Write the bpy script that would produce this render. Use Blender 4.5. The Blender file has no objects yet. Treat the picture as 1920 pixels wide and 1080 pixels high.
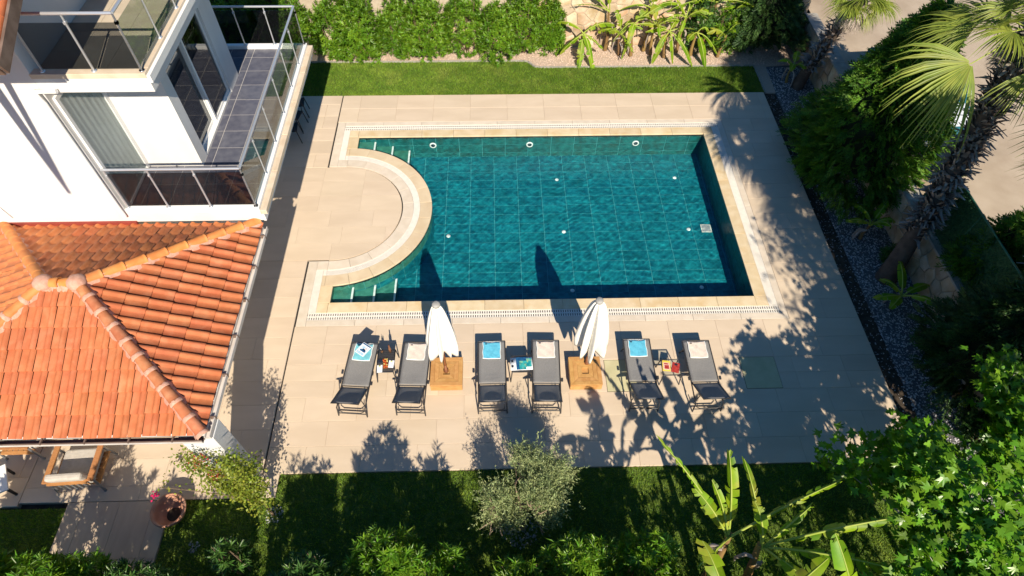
import bpy, bmesh, math, random
import numpy as np
from mathutils import Vector, Matrix
random.seed(7); rng = np.random.default_rng(11)
sc = bpy.context.scene
col = sc.collection
R_ = math.radians

# ---------------------------------------------------------------- camera
RIGHT = Vector((0.9996348447, -0.0256440391, 0.0085182462))
DOWN = Vector((-0.0155632918, -0.8040878445, -0.5943067578))
FWD = Vector((0.0220898440, 0.5939571715, -0.8041933332))
FPX, HCAM = 1184.4757, 13.0
cam = bpy.data.cameras.new('camera'); cam_o = bpy.data.objects.new('camera', cam); col.objects.link(cam_o)
cam.sensor_width = 36.0; cam.lens = FPX / 1920 * 36; cam.clip_end = 2000
cam_o.matrix_world = Matrix(((RIGHT.x, -DOWN.x, -FWD.x, 0), (RIGHT.y, -DOWN.y, -FWD.y, 0), (RIGHT.z, -DOWN.z, -FWD.z, HCAM), (0, 0, 0, 1)))
sc.camera = cam_o

# ---------------------------------------------------------------- sky, sun, exposure
SUN_EL, SUN_AZ = R_(38.5), math.atan2(0.19, -1.0)          # azimuth from +Y towards +X
w = bpy.data.worlds.new('World'); sc.world = w; w.use_nodes = True
nt = w.node_tree; bg = nt.nodes['Background']
sky = nt.nodes.new('ShaderNodeTexSky'); sky.sky_type = 'NISHITA'; sky.sun_disc = False
sky.sun_elevation = SUN_EL; sky.sun_rotation = SUN_AZ
sky.air_density = 1.0; sky.dust_density = 0.15; sky.ozone_density = 2.5
hsv = nt.nodes.new('ShaderNodeHueSaturation'); hsv.inputs['Saturation'].default_value = 1.3
nt.links.new(sky.outputs[0], hsv.inputs['Color']); nt.links.new(hsv.outputs[0], bg.inputs[0]); bg.inputs[1].default_value = 0.075
sun = bpy.data.lights.new('sun', 'SUN'); sun.energy = 5.0; sun.angle = R_(0.53); sun.cycles.is_caustics_light = True; sun.color = (1.0, 0.885, 0.715)
sun_o = bpy.data.objects.new('sun', sun); col.objects.link(sun_o)
to_sun = Vector((math.sin(SUN_AZ) * math.cos(SUN_EL), math.cos(SUN_AZ) * math.cos(SUN_EL), math.sin(SUN_EL)))
sun_o.rotation_euler = to_sun.to_track_quat('Z', 'Y').to_euler(); sun_o.location = (4, -14, 14)
sc.view_settings.view_transform = 'Standard'; sc.view_settings.look = 'None'
sc.view_settings.exposure = 0.58; sc.view_settings.gamma = 1.0
sc.cycles.use_denoising = True
sc.cycles.max_bounces = 8; sc.cycles.transparent_max_bounces = 16
sc.cycles.caustics_reflective = False; sc.cycles.caustics_refractive = True
sc.cycles.sample_clamp_indirect = 4.0

# ---------------------------------------------------------------- helpers
def ray(px, py):
    return RIGHT * ((px - 960) / FPX) + DOWN * ((py - 540) / FPX) + FWD
def g(px, py, z=0.0):
    v = ray(px, py); t = (z - HCAM) / v.z
    return Vector((v.x * t, v.y * t, z))
def aty(px, py, y):
    v = ray(px, py); t = y / v.y
    return Vector((v.x * t, y, HCAM + v.z * t))
def tag(o, label=None, cat=None, group=None, kind=None):
    if label: o['label'] = label
    if cat: o['category'] = cat
    if group: o['group'] = group
    if kind: o['kind'] = kind
    return o
def empty(name, loc=(0, 0, 0), rz=0, label=None, cat=None, group=None, parent=None, kind=None):
    o = bpy.data.objects.new(name, None); col.objects.link(o)
    o.location = loc; o.rotation_euler = (0, 0, rz); o.empty_display_size = 0.1
    if parent: o.parent = parent
    return tag(o, label, cat, group, kind)
def copy_tree(o, parent=None):
    c = o.copy(); col.objects.link(c); c.parent = parent
    for ch in list(o.children): copy_tree(ch, c)
    return c
def link(name, me, mat, parent=None, loc=None, rot=None):
    o = bpy.data.objects.new(name, me); col.objects.link(o)
    if mat is not None and len(me.materials) == 0: me.materials.append(mat)
    if parent: o.parent = parent
    if loc is not None: o.location = loc
    if rot is not None: o.rotation_euler = rot
    return o

class MB:
    """collects simple shapes and links them as one mesh"""
    def __init__(s): s.v = []; s.f = []; s.sm = []
    def add(s, vs, fs, smooth=False):
        n = len(s.v); s.v += [tuple(v) for v in vs]; s.f += [tuple(i + n for i in f) for f in fs]; s.sm += [smooth] * len(fs); return s
    def box(s, c, d, rz=0, rx=0, ry=0):
        M = Matrix.Translation(c) @ Matrix.Rotation(rz, 4, 'Z') @ Matrix.Rotation(ry, 4, 'Y') @ Matrix.Rotation(rx, 4, 'X')
        vs = [M @ Vector((x * d[0] / 2, y * d[1] / 2, z * d[2] / 2)) for z in (-1, 1) for y in (-1, 1) for x in (-1, 1)]
        return s.add(vs, [(0, 2, 3, 1), (4, 5, 7, 6), (0, 1, 5, 4), (1, 3, 7, 5), (3, 2, 6, 7), (2, 0, 4, 6)])
    def b2(s, x0, x1, y0, y1, z0, z1):
        return s.box(((x0 + x1) / 2, (y0 + y1) / 2, (z0 + z1) / 2), (abs(x1 - x0), abs(y1 - y0), abs(z1 - z0)))
    def prism(s, poly, z0, z1):
        n = len(poly)
        vs = [(p[0], p[1], z0) for p in poly] + [(p[0], p[1], z1) for p in poly]
        fs = [tuple(range(n - 1, -1, -1)), tuple(range(n, 2 * n))] + [(i, (i + 1) % n, n + (i + 1) % n, n + i) for i in range(n)]
        return s.add(vs, fs)
    def tube(s, pts, r, seg=8, caps=True):
        pts = [Vector(p) for p in pts]; n = len(pts)
        rs = r if isinstance(r, (list, tuple)) else [r] * n
        vs = []; prev = None
        for i, p in enumerate(pts):
            t = (pts[min(i + 1, n - 1)] - pts[max(i - 1, 0)])
            t = t.normalized() if t.length > 1e-9 else Vector((0, 0, 1))
            if prev is None:
                a = Vector((0, 0, 1)) if abs(t.z) < 0.9 else Vector((1, 0, 0)); u = t.cross(a).normalized()
            else:
                u = (prev - t * prev.dot(t)); u = u.normalized() if u.length > 1e-6 else t.orthogonal().normalized()
            prev = u; v = t.cross(u)
            for k in range(seg):
                a = 2 * math.pi * k / seg; vs.append(p + (u * math.cos(a) + v * math.sin(a)) * rs[i])
        fs = [(i * seg + k, i * seg + (k + 1) % seg, (i + 1) * seg + (k + 1) % seg, (i + 1) * seg + k) for i in range(n - 1) for k in range(seg)]
        n0 = len(s.v); s.add(vs, fs, True)
        if caps: s.add(vs[:seg], [tuple(range(seg - 1, -1, -1))]); s.add(vs[-seg:], [tuple(range(seg))])
        return s
    def lathe(s, prof, c=(0, 0, 0), seg=20, smooth=True):
        n = len(prof); vs = [(c[0] + r * math.cos(2 * math.pi * k / seg), c[1] + r * math.sin(2 * math.pi * k / seg), c[2] + z) for r, z in prof for k in range(seg)]
        fs = [(i * seg + k, i * seg + (k + 1) % seg, (i + 1) * seg + (k + 1) % seg, (i + 1) * seg + k) for i in range(n - 1) for k in range(seg)]
        return s.add(vs, fs, smooth)
    def mesh(s, name):
        me = bpy.data.meshes.new(name); me.from_pydata(s.v, [], s.f)
        if any(s.sm): me.polygons.foreach_set('use_smooth', s.sm)
        me.update(); return me
    def build(s, name, mat, parent=None, loc=None, rot=None, bevel=0):
        o = link(name, s.mesh(name), mat, parent, loc, rot)
        if bevel:
            m = o.modifiers.new('bevel', 'BEVEL'); m.width = bevel; m.segments = 2; m.limit_method = 'ANGLE'
        return o

def tri_mesh(name, V, T, smooth=False):
    """V (n,3), T (m,3) numpy arrays"""
    me = bpy.data.meshes.new(name); V = np.asarray(V, np.float32); T = np.asarray(T, np.int32)
    me.vertices.add(len(V)); me.vertices.foreach_set('co', V.ravel())
    me.loops.add(T.size); me.loops.foreach_set('vertex_index', T.ravel())
    me.polygons.add(len(T)); me.polygons.foreach_set('loop_start', np.arange(0, T.size, 3, dtype=np.int32))
    me.polygons.foreach_set('loop_total', np.full(len(T), 3, np.int32))
    if smooth: me.polygons.foreach_set('use_smooth', np.ones(len(T), bool))
    me.update(calc_edges=True); return me
def unit(a):
    return a / np.maximum(np.linalg.norm(a, axis=-1, keepdims=True), 1e-9)
def rdir(n):
    return unit(rng.normal(size=(n, 3)))
def leaf_set(P, D, N, L, W, fold=0.25, curve=0.0):
    """folded pointed leaves: P base, D direction, N face normal, L length, W width -> verts, tris"""
    P = np.asarray(P, float); n = len(P); D = unit(np.asarray(D, float)); S = unit(np.cross(D, N)); N2 = np.cross(S, D)
    L = np.broadcast_to(np.asarray(L, float).reshape(-1, 1), (n, 1)); W = np.broadcast_to(np.asarray(W, float).reshape(-1, 1), (n, 1))
    mid = P + D * L * 0.45; tip = P + D * L - N2 * L * curve
    a = mid + S * W * 0.5 + N2 * W * fold; b = mid - S * W * 0.5 + N2 * W * fold
    V = np.stack([P, a, tip, b], 1).reshape(-1, 3)
    i = np.arange(n)[:, None] * 4
    T = np.concatenate([i + np.array([[0, 1, 2]]), i + np.array([[0, 2, 3]])], 1).reshape(-1, 3)
    return V, T
def merge(sets):
    Vs = []; Ts = []; n = 0
    for V, T in sets:
        Vs.append(V); Ts.append(T + n); n += len(V)
    return np.concatenate(Vs), np.concatenate(Ts)

# ---------------------------------------------------------------- materials
MATS = {}
def mat(name, c1, c2=None, scale=6.0, rough=0.6, bump=0.0, bscale=40.0, island=0.0, objvar=0.0, metal=0.0, spec=0.4,
        transl=0.0, stretch=(1, 1, 1), c3=None, s3=1.5, f3=0.5, detail=5.0, coat=0.0, contrast=(0.35, 0.65)):
    m = bpy.data.materials.new(name); m.use_nodes = True; MATS[name] = m
    t = m.node_tree; N = t.nodes; L = t.links; P = N['Principled BSDF']; out = N['Material Output']
    P.inputs['Roughness'].default_value = rough; P.inputs['Metallic'].default_value = metal
    P.inputs['Specular IOR Level'].default_value = spec; P.inputs['Coat Weight'].default_value = coat
    geo = N.new('ShaderNodeNewGeometry'); mp = N.new('ShaderNodeMapping'); mp.inputs['Scale'].default_value = stretch
    L.new(geo.outputs['Position'], mp.inputs['Vector']); vec = mp.outputs[0]
    if objvar:
        oi = N.new('ShaderNodeObjectInfo'); ad = N.new('ShaderNodeVectorMath'); ad.operation = 'ADD'
        cb = N.new('ShaderNodeMath'); cb.operation = 'MULTIPLY'; cb.inputs[1].default_value = 37.0
        L.new(oi.outputs['Random'], cb.inputs[0]); L.new(vec, ad.inputs[0]); L.new(cb.outputs[0], ad.inputs[1]); vec = ad.outputs[0]
    cur = None
    if c2 is not None:
        nz = N.new('ShaderNodeTexNoise'); nz.inputs['Scale'].default_value = scale; nz.inputs['Detail'].default_value = detail
        L.new(vec, nz.inputs['Vector'])
        cr = N.new('ShaderNodeValToRGB'); cr.color_ramp.elements[0].position, cr.color_ramp.elements[1].position = contrast
        cr.color_ramp.elements[0].color = (*c1, 1); cr.color_ramp.elements[1].color = (*c2, 1)
        L.new(nz.outputs['Fac'], cr.inputs[0]); cur = cr.outputs[0]
    else:
        rgb = N.new('ShaderNodeRGB'); rgb.outputs[0].default_value = (*c1, 1); cur = rgb.outputs[0]
    if c3 is not None:
        nz = N.new('ShaderNodeTexNoise'); nz.inputs['Scale'].default_value = s3; nz.inputs['Detail'].default_value = 6
        L.new(vec, nz.inputs['Vector'])
        mr = N.new('ShaderNodeMapRange'); mr.inputs[1].default_value = 0.5; mr.inputs[2].default_value = 0.72; mr.inputs[4].default_value = f3
        L.new(nz.outputs['Fac'], mr.inputs[0])
        mx = N.new('ShaderNodeMix'); mx.data_type = 'RGBA'; mx.inputs[7].default_value = (*c3, 1)
        L.new(mr.outputs[0], mx.inputs[0]); L.new(cur, mx.inputs[6]); cur = mx.outputs[2]
    for amt, src in ((island, 'isl'), (objvar, 'obj')):
        if not amt: continue
        if src == 'isl': rnd = geo.outputs['Random Per Island']
        else:
            oi = N.new('ShaderNodeObjectInfo'); rnd = oi.outputs['Random']
        mr = N.new('ShaderNodeMapRange'); mr.inputs[3].default_value = 1 - amt; mr.inputs[4].default_value = 1 + amt
        L.new(rnd, mr.inputs[0])
        hs = N.new('ShaderNodeHueSaturation'); L.new(mr.outputs[0], hs.inputs['Value']); L.new(cur, hs.inputs['Color'])
        mh = N.new('ShaderNodeMapRange'); mh.inputs[3].default_value = 0.5 - amt * 0.05; mh.inputs[4].default_value = 0.5 + amt * 0.05
        fr = N.new('ShaderNodeMath'); fr.operation = 'FRACT'; ml = N.new('ShaderNodeMath'); ml.operation = 'MULTIPLY'; ml.inputs[1].default_value = 7.31
        L.new(rnd, ml.inputs[0]); L.new(ml.outputs[0], fr.inputs[0]); L.new(fr.outputs[0], mh.inputs[0]); L.new(mh.outputs[0], hs.inputs['Hue'])
        cur = hs.outputs[0]
    L.new(cur, P.inputs['Base Color'])
    if bump:
        nb = N.new('ShaderNodeTexNoise'); nb.inputs['Scale'].default_value = bscale; nb.inputs['Detail'].default_value = 4
        L.new(vec, nb.inputs['Vector']); bp = N.new('ShaderNodeBump'); bp.inputs['Strength'].default_value = bump; bp.inputs['Distance'].default_value = 0.02
        L.new(nb.outputs['Fac'], bp.inputs['Height']); L.new(bp.outputs[0], P.inputs['Normal'])
    if transl:
        tr = N.new('ShaderNodeBsdfTranslucent'); mx = N.new('ShaderNodeMixShader'); mx.inputs[0].default_value = transl
        hs = N.new('ShaderNodeHueSaturation'); hs.inputs['Value'].default_value = 1.6; hs.inputs['Saturation'].default_value = 1.1
        L.new(cur, hs.inputs['Color']); L.new(hs.outputs[0], tr.inputs['Color'])
        L.new(P.outputs[0], mx.inputs[1]); L.new(tr.outputs[0], mx.inputs[2]); L.new(mx.outputs[0], out.inputs['Surface'])
    return m
def glass(name, tint, ior=1.5, rough=0.0, bump=0.0, bscale=8.0):
    m = bpy.data.materials.new(name); m.use_nodes = True; t = m.node_tree; N = t.nodes; L = t.links
    N.remove(N['Principled BSDF']); out = N['Material Output']
    tr = N.new('ShaderNodeBsdfTransparent'); tr.inputs[0].default_value = (*tint, 1)
    gl = N.new('ShaderNodeBsdfGlossy'); gl.inputs['Roughness'].default_value = rough
    # same reflectance from both sides of the thin sheet (no total reflection from behind)
    geo = N.new('ShaderNodeNewGeometry'); fr = N.new('ShaderNodeFresnel'); mr = N.new('ShaderNodeMapRange'); mr.inputs[3].default_value = ior; mr.inputs[4].default_value = 1.0 / ior
    L.new(geo.outputs['Backfacing'], mr.inputs[0]); L.new(mr.outputs[0], fr.inputs[0])
    mx = N.new('ShaderNodeMixShader'); L.new(fr.outputs[0], mx.inputs[0]); L.new(tr.outputs[0], mx.inputs[1]); L.new(gl.outputs[0], mx.inputs[2])
    L.new(mx.outputs[0], out.inputs['Surface'])
    if bump:
        n1 = N.new('ShaderNodeTexNoise'); n1.inputs['Scale'].default_value = bscale; n1.inputs['Detail'].default_value = 3; n1.inputs['Distortion'].default_value = 1.2
        L.new(geo.outputs['Position'], n1.inputs['Vector'])
        bp = N.new('ShaderNodeBump'); bp.inputs['Strength'].default_value = bump; bp.inputs['Distance'].default_value = 0.03
        L.new(n1.outputs['Fac'], bp.inputs['Height']); L.new(bp.outputs[0], gl.inputs['Normal']); L.new(bp.outputs[0], fr.inputs['Normal'])
    return m

mat('soil', (.035, .026, .018), (.075, .055, .038), 9, .95, .6, 60)
mat('lawn_soil', (.07, .12, .018), (.10, .15, .026), 4, .95, .3, 60)
mat('slab', (.58, .47, .35), (.63, .515, .39), .9, .62, .05, 90, objvar=.035, stretch=(1, 3.2, 1), c3=(.54, .43, .315), s3=.55, f3=.55, detail=8)
mat('slab_bed', (.51, .42, .32), (.56, .46, .355), 8, .9)
mat('slab_path', (.46, .365, .275), (.53, .43, .32), 1.2, .65, .05, 90, objvar=.05, stretch=(5, 1, 1), c3=(.42, .32, .23), s3=1.6, f3=.4)
mat('coping', (.60, .475, .295), (.68, .56, .38), 3.5, .55, .08, 80, objvar=.06, c3=(.55, .36, .15), s3=2.6, f3=.55)
mat('coping_ring', (.58, .46, .31), (.64, .53, .37), 3, .58, .06, 80, objvar=.04, c3=(.52, .38, .22), s3=2.4, f3=.45)
mat('grate', (.70, .66, .59), (.76, .72, .65), 8, .45)
mat('strip', (.60, .52, .42), (.66, .58, .48), 5, .6, .05, 80, objvar=.04, c3=(.55, .45, .34), s3=3, f3=.4)
mat('hatch', (.50, .46, .275), (.56, .52, .32), 4, .6, .05, 60, c3=(.42, .42, .23), s3=3, f3=.5)
mat('dark_slot', (.025, .022, .02), None, rough=.9)
mat('grout', (.06, .33, .36), (.11, .41, .43), 5, .7)
mat('pool_tile', (.003, .105, .145), (.008, .205, .245), 5.0, .35, .05, 30, objvar=.07, c3=(.002, .07, .09), s3=3.2, f3=.75, detail=9)
mat('pool_tile_wall_dimmed', (.006, .085, .085), (.014, .16, .155), 6, .35, .05, 30, objvar=.08, c3=(.018, .065, .05), s3=3.4, f3=.7, detail=9)  # weaker underwater light on the walls darkened into the colour, plus a greenish tint
mat('pool_tile_light', (.03, .17, .13), (.06, .25, .19), 6, .35, .05, 30, objvar=.1, c3=(.05, .12, .07), s3=4, f3=.5, detail=9)
mat('white_plastic', (.82, .84, .82), None, rough=.35)
mat('white_wall', (.655, .645, .63), (.705, .695, .68), 1.6, .85, .12, 220, stretch=(1.3, 1.3, .3), c3=(.60, .585, .565), s3=.9, f3=.35)
mat('white_trim', (.80, .80, .79), (.84, .84, .83), 4, .4)
mat('beige_stone', (.60, .48, .35), (.68, .57, .44), 5, .6, .05, 60, objvar=.04)
mat('dark_tile', (.085, .09, .125), (.125, .13, .165), 6, .32, .05, 70, objvar=.07)
mat('light_grout', (.48, .46, .44), None, rough=.8)
mat('beige_floor', (.50, .42, .32), (.57, .49, .38), 3, .6, objvar=.05)
mat('steel', (.66, .68, .72), None, rough=.28, metal=.65)
mat('grey_metal', (.30, .31, .33), None, rough=.4, metal=.6)
mat('interior', (.12, .13, .14), None, rough=.9)
mat('curtain', (.62, .63, .61), (.70, .70, .68), 3, .9)
mat('dark_interior', (.03, .035, .04), None, rough=.9)
mat('roof_a', (.41, .112, .040), (.48, .15, .058), 5, .75, .3, 90, objvar=.07, c3=(.56, .235, .12), s3=4, f3=.5)
mat('roof_lightened', (.54, .165, .055), (.63, .225, .085), 5, .75, .25, 90, objvar=.08, c3=(.40, .15, .06), s3=3, f3=.5)  # lighter tile colour makes up for grazing sun on back slope; left shares it
mat('hip_orange', (.57, .185, .045), (.63, .25, .075), 5, .7, .2, 90, objvar=.10, c3=(.55, .22, .06), s3=4, f3=.4)
mat('hip_red', (.42, .135, .055), (.52, .19, .085), 5, .75, .25, 90, objvar=.12, c3=(.58, .28, .15), s3=5, f3=.5)
mat('mortar_pink', (.52, .27, .19), (.62, .36, .27), 14, .95, .6, 70)
mat('gutter', (.62, .58, .54), (.52, .47, .43), 3, .5)
mat('gutter_brown', (.13, .085, .065), (.20, .14, .11), 6, .5)
mat('flash_red', (.20, .035, .025), (.27, .05, .035), 5, .7)
mat('teak', (.36, .165, .055), (.46, .23, .085), 9, .5, .1, 60, objvar=.12, stretch=(1, 8, 1), island=.1)
mat('umbrella_wood', (.46, .235, .075), (.55, .31, .11), 8, .5, .08, 60, stretch=(1, 1, 1), objvar=.08)
mat('pole_wood', (.14, .05, .02), (.22, .08, .03), 8, .5)
mat('canvas', (.86, .84, .79), (.90, .88, .83), 6, .9, .12, 120, transl=.22)
mat('cap_grey', (.30, .29, .27), (.36, .35, .33), 20, .6)
mat('sling', (.20, .195, .19), (.245, .24, .235), 60, .75, .3, 400)
mat('lounger_frame', (.035, .035, .038), None, rough=.4, spec=.5)
mat('towel_blue', (.10, .47, .66), (.14, .55, .74), 20, .95, .6, 150)
mat('towel_aqua', (.16, .52, .62), (.22, .60, .68), 20, .95, .6, 150)
mat('towel_cream', (.74, .62, .53), (.80, .69, .60), 20, .95, .6, 150)
mat('towel_edge', (.80, .83, .82), None, rough=.95)
mat('print_dark', (.02, .025, .04), None, rough=.4)
mat('paper', (.82, .84, .88), None, rough=.45)
mat('print_blue', (.30, .50, .80), (.55, .70, .90), 30, .4)
mat('print_navy', (.01, .05, .16), (.02, .12, .25), 18, .4)
mat('print_teal', (.01, .22, .26), (.05, .42, .40), 14, .4, c3=(.55, .58, .15), s3=12, f3=.8)
mat('print_yellow', (.80, .52, .05), (.85, .62, .12), 20, .4)
mat('print_red', (.30, .02, .02), (.45, .06, .04), 25, .4)
mat('print_pink', (.75, .35, .30), (.80, .62, .5), 25, .4)
mat('red_food', (.45, .05, .015), (.60, .16, .03), 60, .4)
mat('lemon', (.75, .68, .22), None, rough=.5)
mat('amber', (.22, .10, .05), None, rough=.1)
mat('cushion', (.43, .395, .35), (.49, .455, .41), 12, .95, .2, 150)
mat('terracotta', (.40, .19, .12), (.50, .26, .17), 5, .85, .2, 60, c3=(.55, .36, .27), s3=4, f3=.5)
mat('black_metal', (.012, .012, .014), None, rough=.45)
mat('stone', (.42, .30, .18), (.60, .49, .36), 3.5, .9, .5, 40, objvar=.22, c3=(.40, .22, .12), s3=1.2, f3=.6)
mat('stone_mortar', (.40, .33, .25), (.48, .41, .32), 10, .95, .5, 50)
mat('concrete', (.30, .28, .25), (.38, .36, .32), 5, .9, .2, 60)
mat('road', (.38, .30, .22), (.46, .375, .285), 1.2, .95, .5, 60, c3=(.28, .215, .155), s3=.5, f3=.7, detail=10)
mat('pebble_pink', (.55, .42, .33), (.66, .54, .45), 20, .85, island=.25)
mat('pebble_grey', (.34, .34, .36), (.52, .52, .53), 20, .85, island=.35)
mat('gravel_pink_base', (.46, .35, .27), (.55, .43, .34), 30, .95, .8, 90)
mat('gravel_grey_base', (.09, .09, .095), (.16, .16, .165), 30, .95, .8, 90)
mat('grass', (.105, .20, .012), (.185, .29, .028), 2.2, .7, island=.35, transl=.25, c3=(.27, .31, .06), s3=1.3, f3=.6)
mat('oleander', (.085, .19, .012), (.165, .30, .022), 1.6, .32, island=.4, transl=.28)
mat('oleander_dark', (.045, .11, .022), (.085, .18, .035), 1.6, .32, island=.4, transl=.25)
mat('stem', (.16, .11, .07), (.22, .16, .10), 12, .9, .3, 60)
mat('pale_bark', (.34, .31, .28), (.44, .41, .37), 12, .85, .3, 60)
mat('banana', (.115, .24, .006), (.225, .35, .012), 2.5, .45, spec=.25, island=.25, transl=.32, c3=(.42, .34, .06), s3=1.8, f3=.75)
mat('banana_rib', (.25, .33, .04), (.33, .38, .07), 4, .5)
mat('banana_stem', (.26, .17, .05), (.16, .085, .04), 5, .8, .3, 40, stretch=(1, 1, .3))
mat('palm_leaf', (.155, .215, .03), (.25, .30, .05), 3, .45, island=.25, transl=.25)
mat('palm_dry', (.26, .215, .185), (.38, .33, .29), 9, .85, island=.4)
mat('palm_trunk', (.07, .05, .04), (.12, .09, .07), 6, .95, .6, 40)
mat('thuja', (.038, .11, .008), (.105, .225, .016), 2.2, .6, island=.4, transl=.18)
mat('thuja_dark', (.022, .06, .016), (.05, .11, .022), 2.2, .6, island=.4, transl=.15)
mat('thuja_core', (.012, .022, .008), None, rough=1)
mat('fig', (.075, .19, .010), (.155, .32, .02), 2, .32, island=.35, transl=.3)
mat('olive', (.20, .26, .10), (.33, .38, .17), 3, .5, island=.4, transl=.15)
mat('olive_bark', (.28, .20, .14), (.36, .27, .20), 10, .9, .4, 50)
mat('bougain', (.14, .20, .02), (.27, .30, .04), 3, .45, island=.4, transl=.3)
mat('bougain_red', (.35, .035, .03), (.45, .08, .05), 9, .6, island=.3, transl=.3)
mat('magenta', (.62, .015, .13), (.70, .03, .20), 9, .6, island=.2, transl=.3)
mat('fence_green', (.018, .075, .03), (.035, .12, .045), 14, .6, island=.4)
mat('fence_rail', (.03, .13, .08), None, rough=.5)
mat('car_paint', (.03, .16, .22), None, rough=.25, metal=.3, coat=.8)
mat('car_white', (.62, .66, .70), None, rough=.3, coat=.6)
mat('car_glass', (.01, .03, .06), None, rough=.06, spec=.8)
mat('tyre', (.015, .015, .015), None, rough=.9)
mat('pebble_white', (.62, .62, .62), (.76, .76, .75), 20, .8, island=.25)
MATS['smoked_glass'] = glass('smoked_glass', (.50, .52, .535))
MATS['clear_glass'] = glass('clear_glass', (.86, .90, .90)); MATS['rail_glass'] = glass('rail_glass', (.70, .75, .73))
MATS['door_glass'] = glass('door_glass', (.34, .40, .44), 2.1)
def water_mat():
    m = bpy.data.materials.new('pool_water'); m.use_nodes = True; t = m.node_tree; N = t.nodes; N.remove(N['Principled BSDF'])
    rf = N.new('ShaderNodeBsdfRefraction'); rf.inputs['Color'].default_value = (.90, .985, .985, 1); rf.inputs['IOR'].default_value = 1.05; rf.inputs['Roughness'].default_value = 0
    gl = N.new('ShaderNodeBsdfGlossy'); gl.inputs['Roughness'].default_value = 0
    geo = N.new('ShaderNodeNewGeometry'); fr = N.new('ShaderNodeFresnel'); mr = N.new('ShaderNodeMapRange'); mr.inputs[3].default_value = 1.333; mr.inputs[4].default_value = 1 / 1.333
    t.links.new(geo.outputs['Backfacing'], mr.inputs[0]); t.links.new(mr.outputs[0], fr.inputs[0])
    mx = N.new('ShaderNodeMixShader'); t.links.new(fr.outputs[0], mx.inputs[0]); t.links.new(rf.outputs[0], mx.inputs[1]); t.links.new(gl.outputs[0], mx.inputs[2])
    t.links.new(mx.outputs[0], N['Material Output'].inputs['Surface']); return m
MATS['pool_water'] = water_mat()
m_ = MATS
# ================================================================ setting: ground, deck, pool
PX0, PX1, PY0, PY1 = -4.24, 6.53, 9.22, 15.53            # water rectangle
CX, CY, RP = -4.44, 12.38, 2.60                           # round bay cut out of the left side
CW, GW, SW = 0.29, 0.22, 0.18                             # coping, grate, outer strip widths
RC, RG, RS = 2.28, 2.10, 1.80                             # ring radii inwards
SX0, SX1, SY0, SY1 = -4.97, PX1 + CW + GW + SW, PY0 - CW - GW - SW, PY1 + CW + GW + SW
DX1, DY0, DY1 = 8.96, 4.86, 17.57                          # deck edges
SLOTX = -4.985

def frame_mesh(x0, x1, y0, y1, X0, X1, Y0, Y1, z):
    """a sheet X0..X1 x Y0..Y1 with a rectangular hole"""
    xs = [X0, x0, x1, X1]; ys = [Y0, y0, y1, Y1]
    vs = [(x, y, z) for y in ys for x in xs]; fs = []
    for j in range(3):
        for i in range(3):
            if i == 1 and j == 1: continue
            a = j * 4 + i; fs.append((a, a + 1, a + 5, a + 4))
    return MB().add(vs, fs)
frame_mesh(PX0 - .3, PX1 + .1, PY0 - .1, PY1 + .1, -120, 120, -120, 160, -.14).build('ground', m_['soil'])
tag(bpy.data.objects['ground'], kind='structure')

# pool deck: mortar bed with a slab for every tile
deck = MB()
for x0, x1, y0, y1 in ((SLOTX + .012, DX1, DY0, SY0), (SX1, DX1, SY0, SY1), (SLOTX + .012, DX1, SY1, DY1)):
    deck.b2(x0 + .004, x1 - .004, y0 + .004, y1 - .004, -.13, -.012)
deck = tag(deck.build('pool_deck', m_['slab_bed']), kind='structure')
ROW = 3.56 / 6
def clip_convex(poly, clip):
    out = list(poly)
    for i in range(len(clip)):
        a = clip[i]; b = clip[(i + 1) % len(clip)]; inp = out; out = []
        if not inp: return []
        side = lambda p: (b[0] - a[0]) * (p[1] - a[1]) - (b[1] - a[1]) * (p[0] - a[0])
        for k in range(len(inp)):
            p, q = inp[k - 1], inp[k]; sp, sq = side(p), side(q)
            if (sp >= 0) != (sq >= 0):
                t = sp / (sp - sq); out.append((p[0] + (q[0] - p[0]) * t, p[1] + (q[1] - p[1]) * t))
            if sq >= 0: out.append(q)
    return out
def area(p):
    return abs(sum(p[i - 1][0] * p[i][1] - p[i][0] * p[i - 1][1] for i in range(len(p)))) / 2
slab_cache = {}
def slab(x0, x1, y0, y1, parent, material='slab', name='slab', clip=None, gap=.003, zt=0.0):
    if clip is None:
        key = (round(x1 - x0, 3), round(y1 - y0, 3), material, gap)
        if key not in slab_cache:
            mb = MB(); hw, hh = (x1 - x0) / 2 - gap / 2, (y1 - y0) / 2 - gap / 2; e = .004
            vs = [(-hw, -hh, -.03), (hw, -hh, -.03), (hw, hh, -.03), (-hw, hh, -.03), (-hw, -hh, -e), (hw, -hh, -e), (hw, hh, -e), (-hw, hh, -e),
                  (-hw + e, -hh + e, 0), (hw - e, -hh + e, 0), (hw - e, hh - e, 0), (-hw + e, hh - e, 0)]
            fs = [(8, 9, 10, 11)] + [(a + i, a + (i + 1) % 4, b + (i + 1) % 4, b + i) for a, b in ((0, 4), (4, 8)) for i in range(4)]
            me = mb.add(vs, fs).mesh(name); me.materials.append(m_[material]); slab_cache[key] = me
        o = link(name, slab_cache[key], None, parent, ((x0 + x1) / 2, (y0 + y1) / 2, zt + random.uniform(-.0008, .0008)))
        return o
    p = clip_convex([(x0 + gap / 2, y0 + gap / 2), (x1 - gap / 2, y0 + gap / 2), (x1 - gap / 2, y1 - gap / 2), (x0 + gap / 2, y1 - gap / 2)], clip)
    if len(p) < 3 or area(p) < .004: return None
    return MB().prism(p, zt - .03, zt).build(name, m_[material], parent)
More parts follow.
